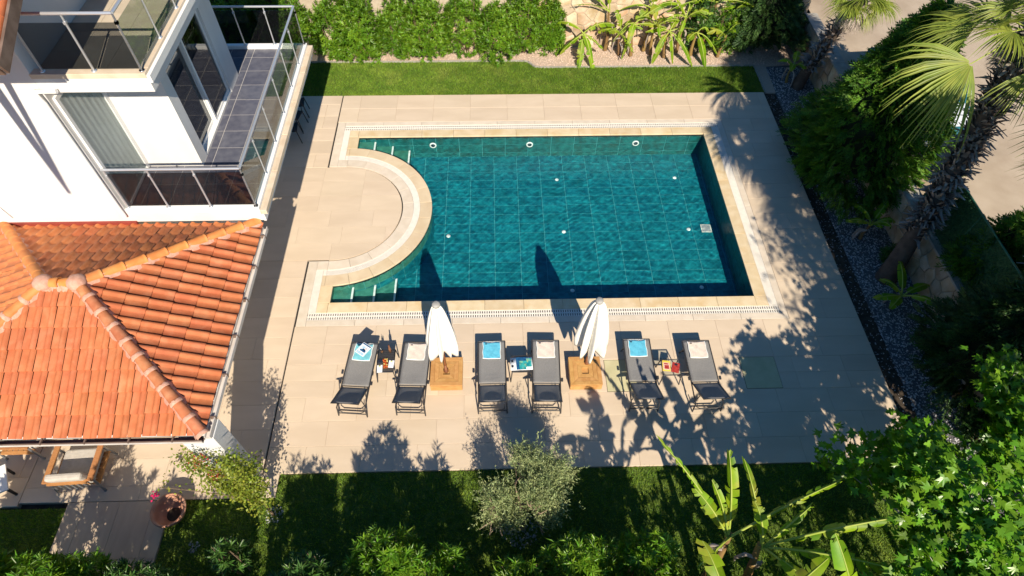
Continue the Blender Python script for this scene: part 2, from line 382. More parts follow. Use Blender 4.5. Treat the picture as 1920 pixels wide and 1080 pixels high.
def lay(x0, x1, y0, y1, parent, L=1.19, W=ROW, material='slab', clip=None, seed=0, y_from=None, holes=()):
    rr = random.Random(seed); y = y_from if y_from is not None else y0; r = 0
    while y < y1 - .01:
        ya, yb = max(y, y0), min(y + W, y1)
        if yb - ya > .03:
            x = x0 - rr.choice((0, .33, .5, .66)) * L
            while x < x1 - .01:
                xa, xb = max(x, x0), min(x + L, x1)
                if x1 - xb < .12: xb = x1
                if xb - xa > .03:
                    segs = [(xa, xb)]
                    for hx0, hx1, hy0, hy1 in holes:
                        if yb > hy0 + .01 and ya < hy1 - .01:
                            ns = []
                            for a, b in segs:
                                if a < hx0 - .01: ns.append((a, min(b, hx0)))
                                if b > hx1 + .01: ns.append((max(a, hx1), b))
                            segs = [s for s in ns if s[1] - s[0] > .02]
                    for a, b in segs: slab(a, b, ya, yb, parent, material, clip=clip)
                if xb == x1: break
                x += L
        y += W; r += 1
HY0 = SY0 - ROW * 3.25; HY1 = HY0 + ROW * 1.5
ysplit = [DY0]
hatch_spots = ((2.46, 3.31, 6.61, 7.45), (5.68, 6.53, 6.62, 7.46))
# bottom field is laid in three bands so that rows break cleanly at the hatches
lay(SLOTX + .014, DX1, DY0, 6.61, deck, W=(6.61 - DY0) / 3, seed=1)
lay(SLOTX + .014, DX1, 6.61, 7.46, deck, W=.425, seed=2, holes=[(h[0] - .002, h[1] + .002, 6.6, 7.47) for h in hatch_spots])
lay(SLOTX + .014, DX1, 7.46, SY0, deck, W=(SY0 - 7.46) / 2, seed=3)
lay(SX1, DX1, SY0, SY1, deck, W=(SY1 - SY0) / 13, L=1.4, seed=4)
lay(SLOTX + .014, DX1, SY1, DY1, deck, W=(DY1 - SY1) / 2, seed=5)
for h, lb in zip(hatch_spots, ('pale green stone hatch cover let into the deck beside the right umbrella base', 'pale green stone hatch cover in the deck dappled by leaf shade')):
    hr = empty('hatch_cover', ((h[0] + h[1]) / 2, (h[2] + h[3]) / 2, 0), 0, lb, 'hatch cover', 'hatch covers in the deck')
    q = (h[1] - h[0]) / 2 - .012; q2 = (h[3] - h[2]) / 2 - .012
    MB().b2(-q - .006, q + .006, -q2 - .006, q2 + .006, -.03, -.008).build('frame', m_['dark_slot'], hr)
    MB().b2(-q, q, -q2, q2, -.03, .0).build('lid', m_['hatch'], hr, bevel=.004)

# terrace between house and pool, with the rounded peninsula
pen = [(-13, CY - 1.768), (CX, CY - 1.768)] + [(CX + 1.768 * math.cos(a), CY + 1.768 * math.sin(a)) for a in np.linspace(-math.pi / 2, math.pi / 2, 40)[1:-1]] + [(CX, CY + 1.768), (-13, CY + 1.768)]
tb = MB(); tb.b2(-9.8, SLOTX - .02, 4.37, DY1 - .004, -.13, -.012); tb.prism([(p[0] - .004 if p[0] > -9 else -9.7, p[1]) for p in pen], -.125, -.0125)
terr = tag(tb.build('terrace', m_['slab_bed']), kind='structure')
y = CY - 1.78 - ROW * 10; TX0 = -9.8
lay(TX0, SLOTX - .022, 4.36, CY - 1.78, terr, seed=6, y_from=CY - 1.78 - ROW * 11)
lay(TX0, CX + 1.9, CY - 1.78, CY + 1.78, terr, seed=7, clip=pen)
lay(TX0, SLOTX - .022, CY + 1.78, DY1, terr, seed=8)
MB().b2(SLOTX - .02, SLOTX + .014, DY0, CY - 1.79, -.06, -.03).b2(SLOTX - .02, SLOTX + .014, CY + 1.79, DY1, -.06, -.03).build('drain_slot', m_['dark_slot'], terr)
slab(SLOTX - .02, -4.635, 4.36, 4.855, terr)
# garden path and near-left paving
path = tag(MB().b2(-8.80, -6.72, 1.0, 4.35, -.13, -.012).build('garden_path', m_['slab_bed']), kind='structure')
lay(-8.80, -6.72, 1.0, 4.35, path, L=.7, W=1.12, material='slab_path', seed=9)
patio = tag(MB().b2(-14, -9.81, 4.30, 9.4, -.13, -.012).build('patio', m_['slab_bed']), kind='structure')
lay(-14, -9.81, 4.30, 9.4, patio, seed=10)

# ---- swimming pool
pool = empty('swimming_pool', (0, 0, 0), 0, 'swimming pool lined with teal tiles, round bay on its left side', 'pool')
arcpts = [(CX + RP * math.cos(a), CY + RP * math.sin(a)) for a in np.linspace(-math.acos(.2 / RP) , math.acos(.2 / RP), 49)]
ZF, ZW, RIP = -.955, -.06, .0016
outline = [(PX0, PY1), (PX1, PY1), (PX1, PY0), (PX0, PY0)] + arcpts   # clockwise then along the bay
outline = outline[::-1]
wl = MB(); n = len(outline)
for i in range(n):
    a, b = outline[i], outline[(i + 1) % n]
    wl.add([(a[0], a[1], ZF - .03), (b[0], b[1], ZF - .03), (b[0], b[1], -.035), (a[0], a[1], -.035)], [(0, 1, 2, 3)])
wl.build('basin_wall', m_['grout'], pool)
MB().b2(PX0 - .1, PX1 + .02, PY0 - .02, PY1 + .02, ZF - .06, ZF - .006).build('basin_floor', m_['grout'], pool)
TXW, TYW, TG = .7265, .3640, .011
def tile_mesh(w_, h_, material, t=.008):
    me = MB().b2(-w_ / 2 + TG / 2, w_ / 2 - TG / 2, -h_ / 2 + TG / 2, h_ / 2 - TG / 2, -t, 0).mesh('tile'); me.materials.append(m_[material]); return me
tcache = {}
def ptile(w_, h_, loc, rot=(0, 0, 0), material='pool_tile'):
    k = (round(w_, 3), round(h_, 3), material)
    if k not in tcache: tcache[k] = tile_mesh(w_, h_, material)
    return link('tile', tcache[k], None, pool, loc, rot)
def cuts(lo, hi, first, step):
    k = math.ceil((lo - first) / step + 1e-6); c = [lo]
    while first + k * step < hi - 1e-6: c.append(first + k * step); k += 1
    return c + [hi]
xs = cuts(PX0, PX1, -.07, TXW); ys = cuts(PY0, PY1, 15.53, -TYW) if False else cuts(PY0, PY1, 15.53 - 18 * TYW, TYW)
for i in range(len(xs) - 1):
    for j in range(len(ys) - 1):
        xa, xb, ya, yb = xs[i], xs[i + 1], ys[j], ys[j + 1]
        if all(math.hypot(x - CX, yy - CY) < RP - .02 for x in (xa, xb) for yy in (ya, yb)): continue
        if xb - xa > .03 and yb - ya > .03: ptile(xb - xa, yb - ya, ((xa + xb) / 2, (ya + yb) / 2, ZF))
zs = [ZF, -.78, -.415, -.04]
xw = cuts(PX0, PX1, -.43, TXW)
for j in range(3):
    zc, hh = (zs[j] + zs[j + 1]) / 2, zs[j + 1] - zs[j]
    mt = 'pool_tile_wall_dimmed'
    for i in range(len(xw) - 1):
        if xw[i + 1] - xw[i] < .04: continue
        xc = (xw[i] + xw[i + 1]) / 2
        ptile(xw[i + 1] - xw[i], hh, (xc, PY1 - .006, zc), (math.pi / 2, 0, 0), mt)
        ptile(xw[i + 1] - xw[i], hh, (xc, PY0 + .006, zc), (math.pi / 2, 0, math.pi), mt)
    yw = cuts(PY0, PY1, PY0 + .3, TXW)
    for i in range(len(yw) - 1):
        if yw[i + 1] - yw[i] < .04: continue
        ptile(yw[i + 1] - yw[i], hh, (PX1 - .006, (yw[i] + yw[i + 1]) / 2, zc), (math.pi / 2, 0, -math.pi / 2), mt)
    for yb0, yb1 in ((PY0, PY0 + .57), (PY1 - .56, PY1)):
        ptile(yb1 - yb0, hh, (PX0 + .006, (yb0 + yb1) / 2, zc), (math.pi / 2, 0, math.pi / 2), 'pool_tile_light')
    na = 20; da = 2 * math.acos(.2 / RP) / na
    for k in range(na):
        a0 = -math.acos(.2 / RP) + k * da; ga = TG / 2 / RP; mb = MB(); r0, r1 = RP - .004, RP + .007
        aa = np.linspace(a0 + ga, a0 + da - ga, 4); z0, z1 = zs[j] + TG / 2, zs[j + 1] - TG / 2
        vs = [(CX + r1 * math.cos(a), CY + r1 * math.sin(a), z) for z in (z0, z1) for a in aa] + [(CX + r0 * math.cos(a), CY + r0 * math.sin(a), z) for z in (z0, z1) for a in aa]
        fs = [(q, q + 1, q + 5, q + 4) for q in range(3)] + [(4, 5, 13, 12), (5, 6, 14, 13), (6, 7, 15, 14), (0, 4, 12, 8), (3, 11, 15, 7)]
        mb.add(vs, fs).build('tile', m_['pool_tile' if j < 2 else 'pool_tile_light'], pool)
# steps in the two narrow corners, white nosings
for sgn in (1, -1):
    yo = PY1 if sgn > 0 else PY0
    for k, (xa, xb) in enumerate(((PX0, PX0 + .50), (PX0 + .50, PX0 + 1.02), (PX0 + 1.02, PX0 + 1.52))):
        zt = -.24 - .20 * k
        yi = lambda x: CY + sgn * math.sqrt(max(RP ** 2 - (x - CX) ** 2, 0)) + sgn * .008
        poly = [(xa + .002, yo - sgn * .008), (xb, yo - sgn * .008)] + [(x, yi(x)) for x in np.linspace(xb, xa + .002, 6)]
        if sgn > 0: poly = poly[::-1]
        st = MB().prism(poly, ZF, zt).build('step', m_['pool_tile_light'], pool)
        y0_, y1_ = sorted((yo - sgn * .01, yi(xb)))
        MB().b2(xb - .045, xb + .004, y0_, y1_, zt - .03, zt + .006).build('nosing', m_['white_plastic'], st)
# lamps, inlets, drain
for c in ((-1.98, -.41), (1.07, -.42), (4.44, -.41)):
    l = MB().lathe([(.0, .0), (.065, .0), (.065, .02), (.105, .022), (.11, -.01)], seg=24).build('pool_lamp', m_['white_plastic'], pool, (c[0], PY1 - .012, c[1]), (math.pi / 2, 0, 0))
    MB().lathe([(0, .012), (.06, .024), (.066, .0)], seg=20).build('lens', m_['grey_metal'], l)
for c in ((-1.42, 12.17), (1.89, 14.43), (1.95, 12.27), (5.6, 14.45), (5.63, 12.3), (2.03, 10.14), (5.59, 10.18)):
    MB().lathe([(.0, .022), (.03, .022), (.055, .012), (.06, 0)], seg=16).build('floor_inlet', m_['white_plastic'], pool, (c[0], c[1], ZF))
dr = MB().b2(-.15, .15, -.15, .15, 0, .014).build('main_drain', m_['grate'], pool, (6.15, 12.32, ZF), bevel=.004)
for k in range(8): MB().b2(-.13, .13, -.008, .008, .014, .018).build('slat', m_['white_plastic'], dr, (0, -.12 + k * .034, 0))
# coping stones
def cop(poly, material='coping', name='coping_stone', z0=-.05, z1=.0):
    return MB().prism(poly, z0, z1).build(name, m_[material], pool, bevel=.006)
G = .0025
def straight(x0, x1, y0, y1, n, axis, **k):
    for i in range(n):
        if axis == 'x': a, b = x0 + (x1 - x0) * i / n, x0 + (x1 - x0) * (i + 1) / n; p = [(a + G, y0), (b - G, y0), (b - G, y1), (a + G, y1)]
        else: a, b = y0 + (y1 - y0) * i / n, y0 + (y1 - y0) * (i + 1) / n; p = [(x0, a + G), (x1, a + G), (x1, b - G), (x0, b - G)]
        cop(p, **k)
OV = .015
straight(PX0 - OV, PX1 - OV + .0, PY1 - OV, PY1 + CW, 11, 'x')
straight(PX0 - OV, PX1 - OV, PY0 - CW, PY0 + OV, 11, 'x')
straight(PX1 - OV, PX1 + CW, PY0 + OV, PY1 - OV, 6, 'y')
cop([(PX1 - OV + G, PY1 - OV), (PX1 + CW, PY1 - OV + G), (PX1 + CW, PY1 + CW)]); cop([(PX1 - OV, PY1 - OV + G * 2), (PX1 + CW - G * 2, PY1 + CW), (PX1 - OV, PY1 + CW)])
cop([(PX1 - OV + G, PY0 + OV), (PX1 + CW, PY0 - CW), (PX1 + CW, PY0 + OV - G)]); cop([(PX1 - OV, PY0 + OV - G * 2), (PX1 - OV, PY0 - CW), (PX1 + CW - G * 2, PY0 - CW)])
for yo, yi_ in ((PY1, CY + RC), (PY0, CY - RC)):
    s = 1 if yo > CY else -1
    ya, yb = sorted((yo - s * .02, CY + s * (RP + .012))); cop([(PX0 - CW, ya), (PX0 + OV, ya), (PX0 + OV, yb), (PX0 - CW, yb)])
    ya, yb = sorted((yo + s * CW, yo - s * .016)); cop([(PX0 - CW, ya), (PX0 - OV - G * 2, ya), (PX0 - OV - G * 2, yb), (PX0 - CW, yb)])
    ya, yb = sorted((CY + s * RC, CY + s * RP)); cop([(PX0 - CW, ya), (CX - G, ya), (CX - G, yb), (PX0 - CW, yb)], 'coping_ring')
def ringseg(r0, r1, n, a0=-math.pi / 2, a1=math.pi / 2, sub=5, **k):
    for i in range(n):
        t0 = a0 + (a1 - a0) * i / n; t1 = a0 + (a1 - a0) * (i + 1) / n; gg = G / r1
        A = np.linspace(t0 + gg, t1 - gg, sub)
        cop([(CX + r1 * math.cos(a), CY + r1 * math.sin(a)) for a in A] + [(CX + r0 * math.cos(a), CY + r0 * math.sin(a)) for a in A[::-1]], **k)
ringseg(RC, RP + OV, 13, material='coping_ring')
ringseg(RS, RG - .004, 11, material='strip', name='edging_stone')
# overflow gratings (slats in a channel)
def grate_straight(x0, x1, y0, y1, axis, n):
    for i in range(n):
        mb = MB()
        if axis == 'x':
            a, b = x0 + (x1 - x0) * i / n + .0008, x0 + (x1 - x0) * (i + 1) / n - .0008
            for yy in (y0 + .006, (y0 + y1) / 2, y1 - .006): mb.b2(a, b, yy - .009 + .003, yy + .009 - .003, -.03, -.003)
            mb.b2(a, b, (y0 + y1) / 2 - .012, (y0 + y1) / 2 + .012, -.03, -.002)
            ns_ = round((b - a) / .058); pt = (b - a) / ns_
            for k in range(ns_): mb.b2(a + k * pt + .011, a + k * pt + pt - .011, y0 + .004, y1 - .004, -.03, -.004)
            loc = None
        else:
            a, b = y0 + (y1 - y0) * i / n + .0008, y0 + (y1 - y0) * (i + 1) / n - .0008
            for xx in (x0 + .006, x1 - .006): mb.b2(xx - .006, xx + .006, a, b, -.03, -.003)
            for k in range(int((b - a) / .034) + 1): mb.b2(x0 + .004, x1 - .004, a + k * .034, a + k * .034 + .026, -.03, -.004)
        mb.build('overflow_grate', m_['grate'], pool)
gx0 = PX0 - CW - GW + .03
grate_straight(gx0, PX1 + CW + GW, PY1 + CW + .003, PY1 + CW + GW - .003, 'x', 12)
grate_straight(gx0, PX1 + CW + GW, PY0 - CW - GW + .003, PY0 - CW - .003, 'x', 12)
grate_straight(PX1 + CW + .003, PX1 + CW + GW - .003, PY0 - CW, PY1 + CW, 'y', 7)
grate_straight(gx0, PX0 - CW - .003, CY + RG, PY1 + CW, 'y', 1); grate_straight(gx0, PX0 - CW - .003, PY0 - CW, CY - RG, 'y', 1)
for i in range(12):
    t0 = -math.pi / 2 + math.pi * i / 12; t1 = t0 + math.pi / 12; mb = MB(); nn = 22
    for k in range(nn):
        a0 = t0 + (t1 - t0) * (k + .12) / nn; a1 = t0 + (t1 - t0) * (k + .95) / nn
        mb.prism([(CX + r * math.cos(a), CY + r * math.sin(a)) for r, a in ((RG + .002, a0), (RC - .003, a0), (RC - .003, a1), (RG + .002, a1))], -.03, -.004)
    A = np.linspace(t0 + .001, t1 - .001, 5)
    for r0, r1 in ((RG, RG + .016), (RC - .017, RC - .002)):
        mb.prism([(CX + r1 * math.cos(a), CY + r1 * math.sin(a)) for a in A] + [(CX + r0 * math.cos(a), CY + r0 * math.sin(a)) for a in A[::-1]], -.03, -.002)
    mb.build('overflow_grate', m_['grate'], pool)
# channel below the grates, outer edging strips, drain slot round the peninsula
ch = MB(); zb0, zb1 = -.13, -.052
ch.b2(SX0, SX1, PY1 + OV, SY1, zb0, zb1).b2(SX0, SX1, SY0, PY0 - OV, zb0, zb1).b2(PX1 + OV, SX1, PY0 - OV, PY1 + OV, zb0, zb1)
ch.b2(SX0, PX0 - .02, CY + RP - .02, PY1 + OV, zb0, zb1).b2(SX0, PX0 - .02, PY0 - OV, CY - RP + .02, zb0, zb1)
A = np.linspace(-math.pi / 2, math.pi / 2, 49)
for i in range(48):
    ch.prism([(CX + r * math.cos(a), CY + r * math.sin(a)) for r, a in ((RS - .03, A[i]), (RP - .002, A[i]), (RP - .002, A[i + 1]), (RS - .03, A[i + 1]))], -.13, -.051)
ch.b2(SX0, CX, CY + RS - .03, CY + RP - .02, -.13, -.0515).b2(SX0, CX, CY - RP + .02, CY - RS + .03, -.13, -.0515)
ch.build('channel', m_['dark_slot'], pool)
kw = dict(material='strip', name='edging_stone')
x0e = SX0 + .0
straight(PX0 - CW - GW + .03, SX1 - .003, SY1 - SW, SY1 - .004, 10, 'x', **kw)
straight(PX0 - CW - GW + .03, SX1 - .003, SY0 + .004, SY0 + SW, 10, 'x', **kw)
straight(SX1 - SW, SX1 - .004, SY0 + SW, SY1 - SW, 6, 'y', **kw)
straight(SX0 + .012, gx0 - .003, CY + RS, SY1 - .004, 2, 'y', **kw); straight(SX0 + .012, gx0 - .003, SY0 + .004, CY - RS, 2, 'y', **kw)
for s in (1, -1):
    ya, yb = sorted((CY + s * RS, CY + s * (RG - .004))); cop([(gx0, ya), (CX - G, ya), (CX - G, yb), (gx0, yb)], **kw)
    ya, yb = sorted((CY + s * (RG), CY + s * (RC - .004))); cop([(PX0 - CW + .003, ya), (CX - G, ya), (CX - G, yb), (PX0 - CW + .003, yb)], 'grate', 'overflow_grate')
# water: a finely rippled surface
wx = np.linspace(PX0, PX1, 400); wy = np.linspace(PY0, PY1, 236); X, Y = np.meshgrid(wx, wy); Zr = np.zeros_like(X)
wr = np.random.default_rng(4)
for k in range(70):
    lam = wr.uniform(.06, .26); an = wr.uniform(0, 2 * np.pi); ph = wr.uniform(0, 6.28); mod = np.sin(X * wr.uniform(.3, 1.1) + wr.uniform(0, 6)) * np.sin(Y * wr.uniform(.3, 1.1) + wr.uniform(0, 6))
    Zr += RIP * lam * (.45 + .9 * mod) * np.sin((X * np.cos(an) + Y * np.sin(an)) * 2 * np.pi / lam + ph + 1.2 * np.sin(X * 1.7 + Y * 1.3 + k))
nx, ny = len(wx), len(wy); I = np.arange(nx * ny).reshape(ny, nx)
keepc = np.hypot(X[:-1, :-1] - CX, Y[:-1, :-1] - CY) > RP - .12
q = np.stack([I[:-1, :-1], I[:-1, 1:], I[1:, 1:], I[1:, :-1]], -1)[keepc]
T = np.concatenate([q[:, [0, 1, 2]], q[:, [0, 2, 3]]])
wo = tag(link('pool_water', tri_mesh('pool_water', np.stack([X, Y, Zr + ZW], -1).reshape(-1, 3), T, True), m_['pool_water']), 'clear teal pool water with fine ripples', None, kind='structure')
wo.cycles.is_caustics_caster = True
for o in list(pool.children_recursive):
    if o.type == 'MESH' and o.name.split('.')[0] in ('tile', 'basin_floor', 'basin_wall', 'step', 'nosing', 'floor_inlet', 'main_drain', 'pool_lamp'): o.cycles.is_caustics_receiver = True
# ================================================================ villa and tiled pavilion
WY = 9.55                                   # face of the tall white wall
ZB = 3.0                                    # balcony floor
villa = empty('villa', (-7.5, 10.5, 0), 0, 'white rendered villa with two glass-railed balconies', 'house')
VO = Vector((7.5, -10.5, 0))
def vpart(mb, name, material, parent=None, bevel=0):
    p = parent or villa
    o = mb.build(name, m_[material] if isinstance(material, str) else material, p, VO if p is villa else None, bevel=bevel)
    return o
def vp(name, material, *bxs, parent=None, bevel=0):
    mb = MB()
    for b in bxs: mb.b2(*b)
    return vpart(mb, name, material, parent, bevel)
XW = -7.93                                  # right end of the tall wall
vp('tower_wall', 'white_wall', (-16, XW, WY, 12.2, -.1, 7.95), bevel=.01)
vp('ground_floor_wall', 'white_wall', (XW, -6.75, 11.0, 14.42, -.1, 2.78))
vp('rear_wall', 'white_wall', (-16, -6.72, 14.0, 14.42, ZB + .0, 5.9))
# upper storey wall: beside the sliding doors
wall_s = vp('side_wall', 'white_wall', (XW, -6.68, 11.0, 11.2, ZB, 6.05), (-6.90, -6.68, 11.2, 11.34, ZB, 6.05), (-6.92, -6.67, 13.72, 14.42, ZB, 6.05), (-6.90, -6.68, 11.34, 13.72, 5.75, 6.05))
vp('interior_floor', 'beige_floor', (-9.5, -6.9, 11.25, 13.9, ZB - .1, ZB + .01)); vp('interior_wall', 'interior', (-9.6, -9.5, 11.2, 13.9, ZB, 5.9), (-9.5, -6.95, 13.85, 13.95, ZB, 5.9))
# sliding doors facing the pool
for k, (ya, yb, xx) in enumerate(((11.35, 12.56, -6.83), (12.50, 13.71, -6.76))):
    d = vp('sliding_door', 'white_trim', (xx - .03, xx + .03, ya, ya + .07, ZB + .04, 5.75), (xx - .03, xx + .03, yb - .07, yb, ZB + .04, 5.75), (xx - .03, xx + .03, ya + .07, yb - .07, ZB + .04, ZB + .12), (xx - .03, xx + .03, ya + .07, yb - .07, 5.68, 5.75))
    o = MB().b2(xx - .006, xx + .006, ya + .065, yb - .065, ZB + .115, 5.685).build('pane', m_['door_glass'], d)
cv = MB(); pts = [(-6.98 + .035 * math.sin(i * 1.1), 11.6 + i * .035) for i in range(34)]
for i in range(33): cv.add([(pts[i][0], pts[i][1], ZB + .05), (pts[i + 1][0], pts[i + 1][1], ZB + .05), (pts[i + 1][0], pts[i + 1][1], 5.5), (pts[i][0], pts[i][1], 5.5)], [(0, 1, 2, 3)], True)
vpart(cv, 'curtain', 'curtain')
vp('door_track', 'white_trim', (-6.90, -6.685, 11.34, 13.72, ZB + .0, ZB + .045))
# curtained window in the recess
win = vp('window', 'white_trim', (XW + .001, XW + .05, 9.66, 9.74, ZB + .02, 5.85), (XW + .001, XW + .06, 10.88, 10.998, ZB + .02, 5.95), (XW + .001, XW + .05, 9.74, 10.88, ZB + .02, ZB + .09), (XW + .001, XW + .05, 9.74, 10.88, 5.77, 5.85))
MB().b2(XW + .036, XW + .042, 9.73, 10.89, ZB + .08, 5.78).build('pane', MATS['clear_glass'], win)
cv = MB(); pts = [(XW + .018 + .014 * math.sin(i * 1.3), 9.74 + i * .0335) for i in range(35)]
for i in range(34): cv.add([(pts[i][0], pts[i][1], ZB + .09), (pts[i + 1][0], pts[i + 1][1], ZB + .09), (pts[i + 1][0], pts[i + 1][1], 5.77), (pts[i][0], pts[i][1], 5.77)], [(0, 1, 2, 3)], True)
cv.build('curtain', m_['curtain'], win)
# recess: the wall behind the short balcony has a tall window next to the tower
# balcony slabs
BXR, BYF, BYB = -5.10, 9.55, 15.72
vp('balcony_slab', 'white_wall', (XW, BXR, BYF, BYB, 2.72, ZB - .02), (-8.6, XW, 14.43, BYB, 2.72, ZB - .02))
bf = vp('balcony_floor', 'light_grout', (XW + .005, BXR - .13, BYF + .13, 10.995, ZB - .02, ZB - .004), (-6.68, BXR - .13, 10.995, BYB - .13, ZB - .02, ZB - .004), (-8.55, -6.68, 14.43, BYB - .13, ZB - .02, ZB - .004))
def floor_tiles(x0, x1, y0, y1, xorg, yorg, wx, wy, z, parent, material, gap=.014):
    cache = {}
    for a, b in zip(cuts(x0, x1, xorg, wx)[:-1], cuts(x0, x1, xorg, wx)[1:]):
        for c, d in zip(cuts(y0, y1, yorg, wy)[:-1], cuts(y0, y1, yorg, wy)[1:]):
            if b - a < .03 or d - c < .03: continue
            k = (round(b - a, 3), round(d - c, 3))
            if k not in cache:
                me = MB().b2(-(b - a - gap) / 2, (b - a - gap) / 2, -(d - c - gap) / 2, (d - c - gap) / 2, -.008, 0).mesh('floor_tile'); me.materials.append(m_[material]); cache[k] = me
            link('floor_tile', cache[k], None, parent, ((a + b) / 2, (c + d) / 2, z))
ty0 = 10.995
floor_tiles(-6.68, BXR - .13, ty0, BYB - .13, -5.90, ty0, .60, .60, ZB, bf, 'dark_tile')
floor_tiles(XW + .01, BXR - .13, BYF + .13, ty0 - .002, -5.90, ty0, .60, .60, ZB, bf, 'dark_tile')
floor_tiles(-8.5, -6.682, 14.45, BYB - .13, -5.90, ty0, .60, .60, ZB, bf, 'dark_tile')
# upstand with white top and beige stone edge outside
vp('balcony_upstand', 'white_trim', (BXR - .13, BXR, BYF, BYB, ZB - .02, ZB + .09), (-8.6, BXR - .13, BYB - .13, BYB, ZB - .02, ZB + .09), (XW, BXR - .13, BYF, BYF + .13, ZB - .02, ZB + .09), bevel=.01)
for k in range(5):
    ya = BYF + .0 + k * 1.235
    vp('edge_stone', 'beige_stone', (BXR + .002, BXR + .14, ya + .004, ya + 1.228, 2.9, ZB + .02), bevel=.006)
vp('balcony_fascia', 'white_wall', (BXR + .002, BXR + .06, BYF, BYB, 2.70, 2.9))
# railings
def railing(name, posts, rail_pts, zb, zr, glass_mat, gap=.10, post_r=.018, rail_r=.028):
    r = MB().tube([(p[0], p[1], zr) for p in rail_pts], rail_r, 10).build(name, m_['steel'], villa, VO)
    me = None
    for p in posts:
        MB().tube([(p[0], p[1], zb), (p[0], p[1], zr - .02)], post_r, 8).box((p[0], p[1], zr - .16), (.05, .05, .05)).lathe([(.0, .02), (.045, .02), (.045, 0)], (p[0], p[1], zb), 12).build('post', m_['steel'], r)
    for a, b in zip(posts[:-1], posts[1:]):
        A = Vector((a[0], a[1], 0)); B = Vector((b[0], b[1], 0)); d = (B - A).normalized(); A += d * .03; B -= d * .03; nrm = Vector((-d.y, d.x, 0)) * .004
        z0, z1 = zb + .05, zr - gap
        vs = [A + nrm, B + nrm, B - nrm, A - nrm]
        MB().prism([(v.x, v.y) for v in vs], z0, z1).build('glass_panel', glass_mat, r)
    return r
xr, yf, yb_ = BXR - .065, BYF + .065, BYB - .065; zc = ZB + .09; ZR = ZB + 1.17
fp = [(-7.87, yf), (-7.02, yf), (-6.12, yf), (xr, yf)]
railing('front_railing', fp, [(XW + .02, yf), (xr, yf)], zc, ZR, m_['smoked_glass'])
sp = [(xr, yf)] + [(xr, y) for y in (10.62, 11.68, 12.74, 13.78, 14.74)] + [(xr, yb_)]
railing('side_railing', sp, [(xr, yf), (xr, yb_)], zc, ZR, MATS['rail_glass'])
railing('rear_railing', [(-8.5, yb_), (-7.55, yb_), (-6.75, yb_), (-5.95, yb_), (xr, yb_)], [(-8.5, yb_), (xr, yb_)], zc, ZR, m_['smoked_glass'])
# upper balcony
UX, UZ0, UZ1 = -5.98, 6.05, 6.40
vp('upper_slab', 'white_wall', (XW - .02, UX, WY, 15.4, UZ0, UZ1 - .06), bevel=.006)
uf = vp('upper_floor', 'slab_bed', (XW, UX - .16, WY + .16, 15.3, UZ1 - .06, UZ1 - .05))
floor_tiles(XW, UX - .16, WY + .16, 15.3, UX - .16, WY + .16, .62, .62, UZ1 - .04, uf, 'beige_floor', .006)
vp('upper_coping', 'beige_stone', (XW - .02, UX - .01, WY - .015, WY + .16, UZ1 - .06, UZ1 + .03), bevel=.006)
vp('upper_edge', 'beige_stone', (UX - .16, UX - .01, WY + .162, 15.35, UZ1 - .06, UZ1 + .03), bevel=.006)
vp('upper_drip', 'white_trim', (UX - .01, UX + .05, WY - .0, 15.35, UZ1 - .16, UZ1 - .02))
uzc, uzr = UZ1 + .03, UZ1 + 1.08
uyf, uxr = WY + .07, UX - .08
railing('upper_front_railing', [(-7.74, uyf), (-6.87, uyf), (uxr, uyf)], [(XW - .4, uyf), (uxr, uyf)], uzc, uzr, m_['smoked_glass'], gap=.16)
railing('upper_side_railing', [(uxr, uyf), (uxr, 10.62), (uxr, 11.62), (uxr, 12.62), (uxr, 13.62), (uxr, 14.6)], [(uxr, uyf), (uxr, 14.6)], uzc, uzr, MATS['rail_glass'], gap=.16)
vp('upper_wall', 'white_wall', (XW - .2, -7.45, 12.2, 15.3, UZ1 - .05, 8.9))
# downpipe and its elbow, cable
dp = MB().tube([(-7.62, WY - .07, 6.13), (-7.97, WY - .07, 6.13), (-7.97, WY - .07, 5.9), (-7.97, WY - .07, 2.95)], .045, 10)
vpart(dp, 'downpipe', 'white_trim')
vpart(MB().tube([(-10.6, WY - .02, 3.6), (-10.45, WY - .03, 3.2), (-10.38, WY - .08, 2.95)], .012, 6), 'cable', 'white_trim')
# main roof corner high above on the left: timber eave with terracotta tiles
RC_ = Vector((-7.09, 8.15, 7.5)); pit = R_(23.4); ru = Vector((0, math.cos(pit), math.sin(pit))); rn = Vector((0, -math.sin(pit), math.cos(pit))); RLN = 7.0
def rplate(x0, x1, s0, s1, n0, n1, name, material):
    vs = [RC_ + Vector((x, 0, 0)) + ru * s + rn * n_ for n_ in (n0, n1) for s in (s0, s1) for x in (x0, x1)]
    return vpart(MB().add(vs, [(0, 2, 3, 1), (4, 5, 7, 6), (0, 1, 5, 4), (1, 3, 7, 5), (3, 2, 6, 7), (2, 0, 4, 6)]), name, material)
rplate(-8.0, -.03, .02, RLN, -.02, .03, 'roof_boarding', 'roof_a')
rplate(-.045, .0, 0, RLN, -.14, .07, 'verge_board', 'gutter_brown')
rplate(-8.0, -.05, -.03, .0, -.14, .02, 'eave_board', 'gutter_brown')
for k in range(6):
    for j in range(16):
        c = RC_ + Vector((-.16 - k * .26, 0, 0)) + ru * (.2 + j * .40)
        vpart(MB().tube([c - ru * .21 + rn * .06, c + ru * .21 + rn * .035], .10, 8), 'roof_tile', 'roof_a')
for a_, b_, r_ in (((-8.42, 8.2, 7.62), (-7.76, 4.05, 8.07), .075), ((-8.12, 8.2, 7.66), (-7.76, 4.05, 8.07), .05)):
    vpart(MB().tube([a_, ((a_[0] + b_[0]) / 2, (a_[1] + b_[1]) / 2, (a_[2] + b_[2]) / 2), b_], [r_ * 1.3, r_, r_ * .5], 6), 'shadow_beam', 'pole_wood')  # unseen beams, added only to cast the wedge shadow on the white wall

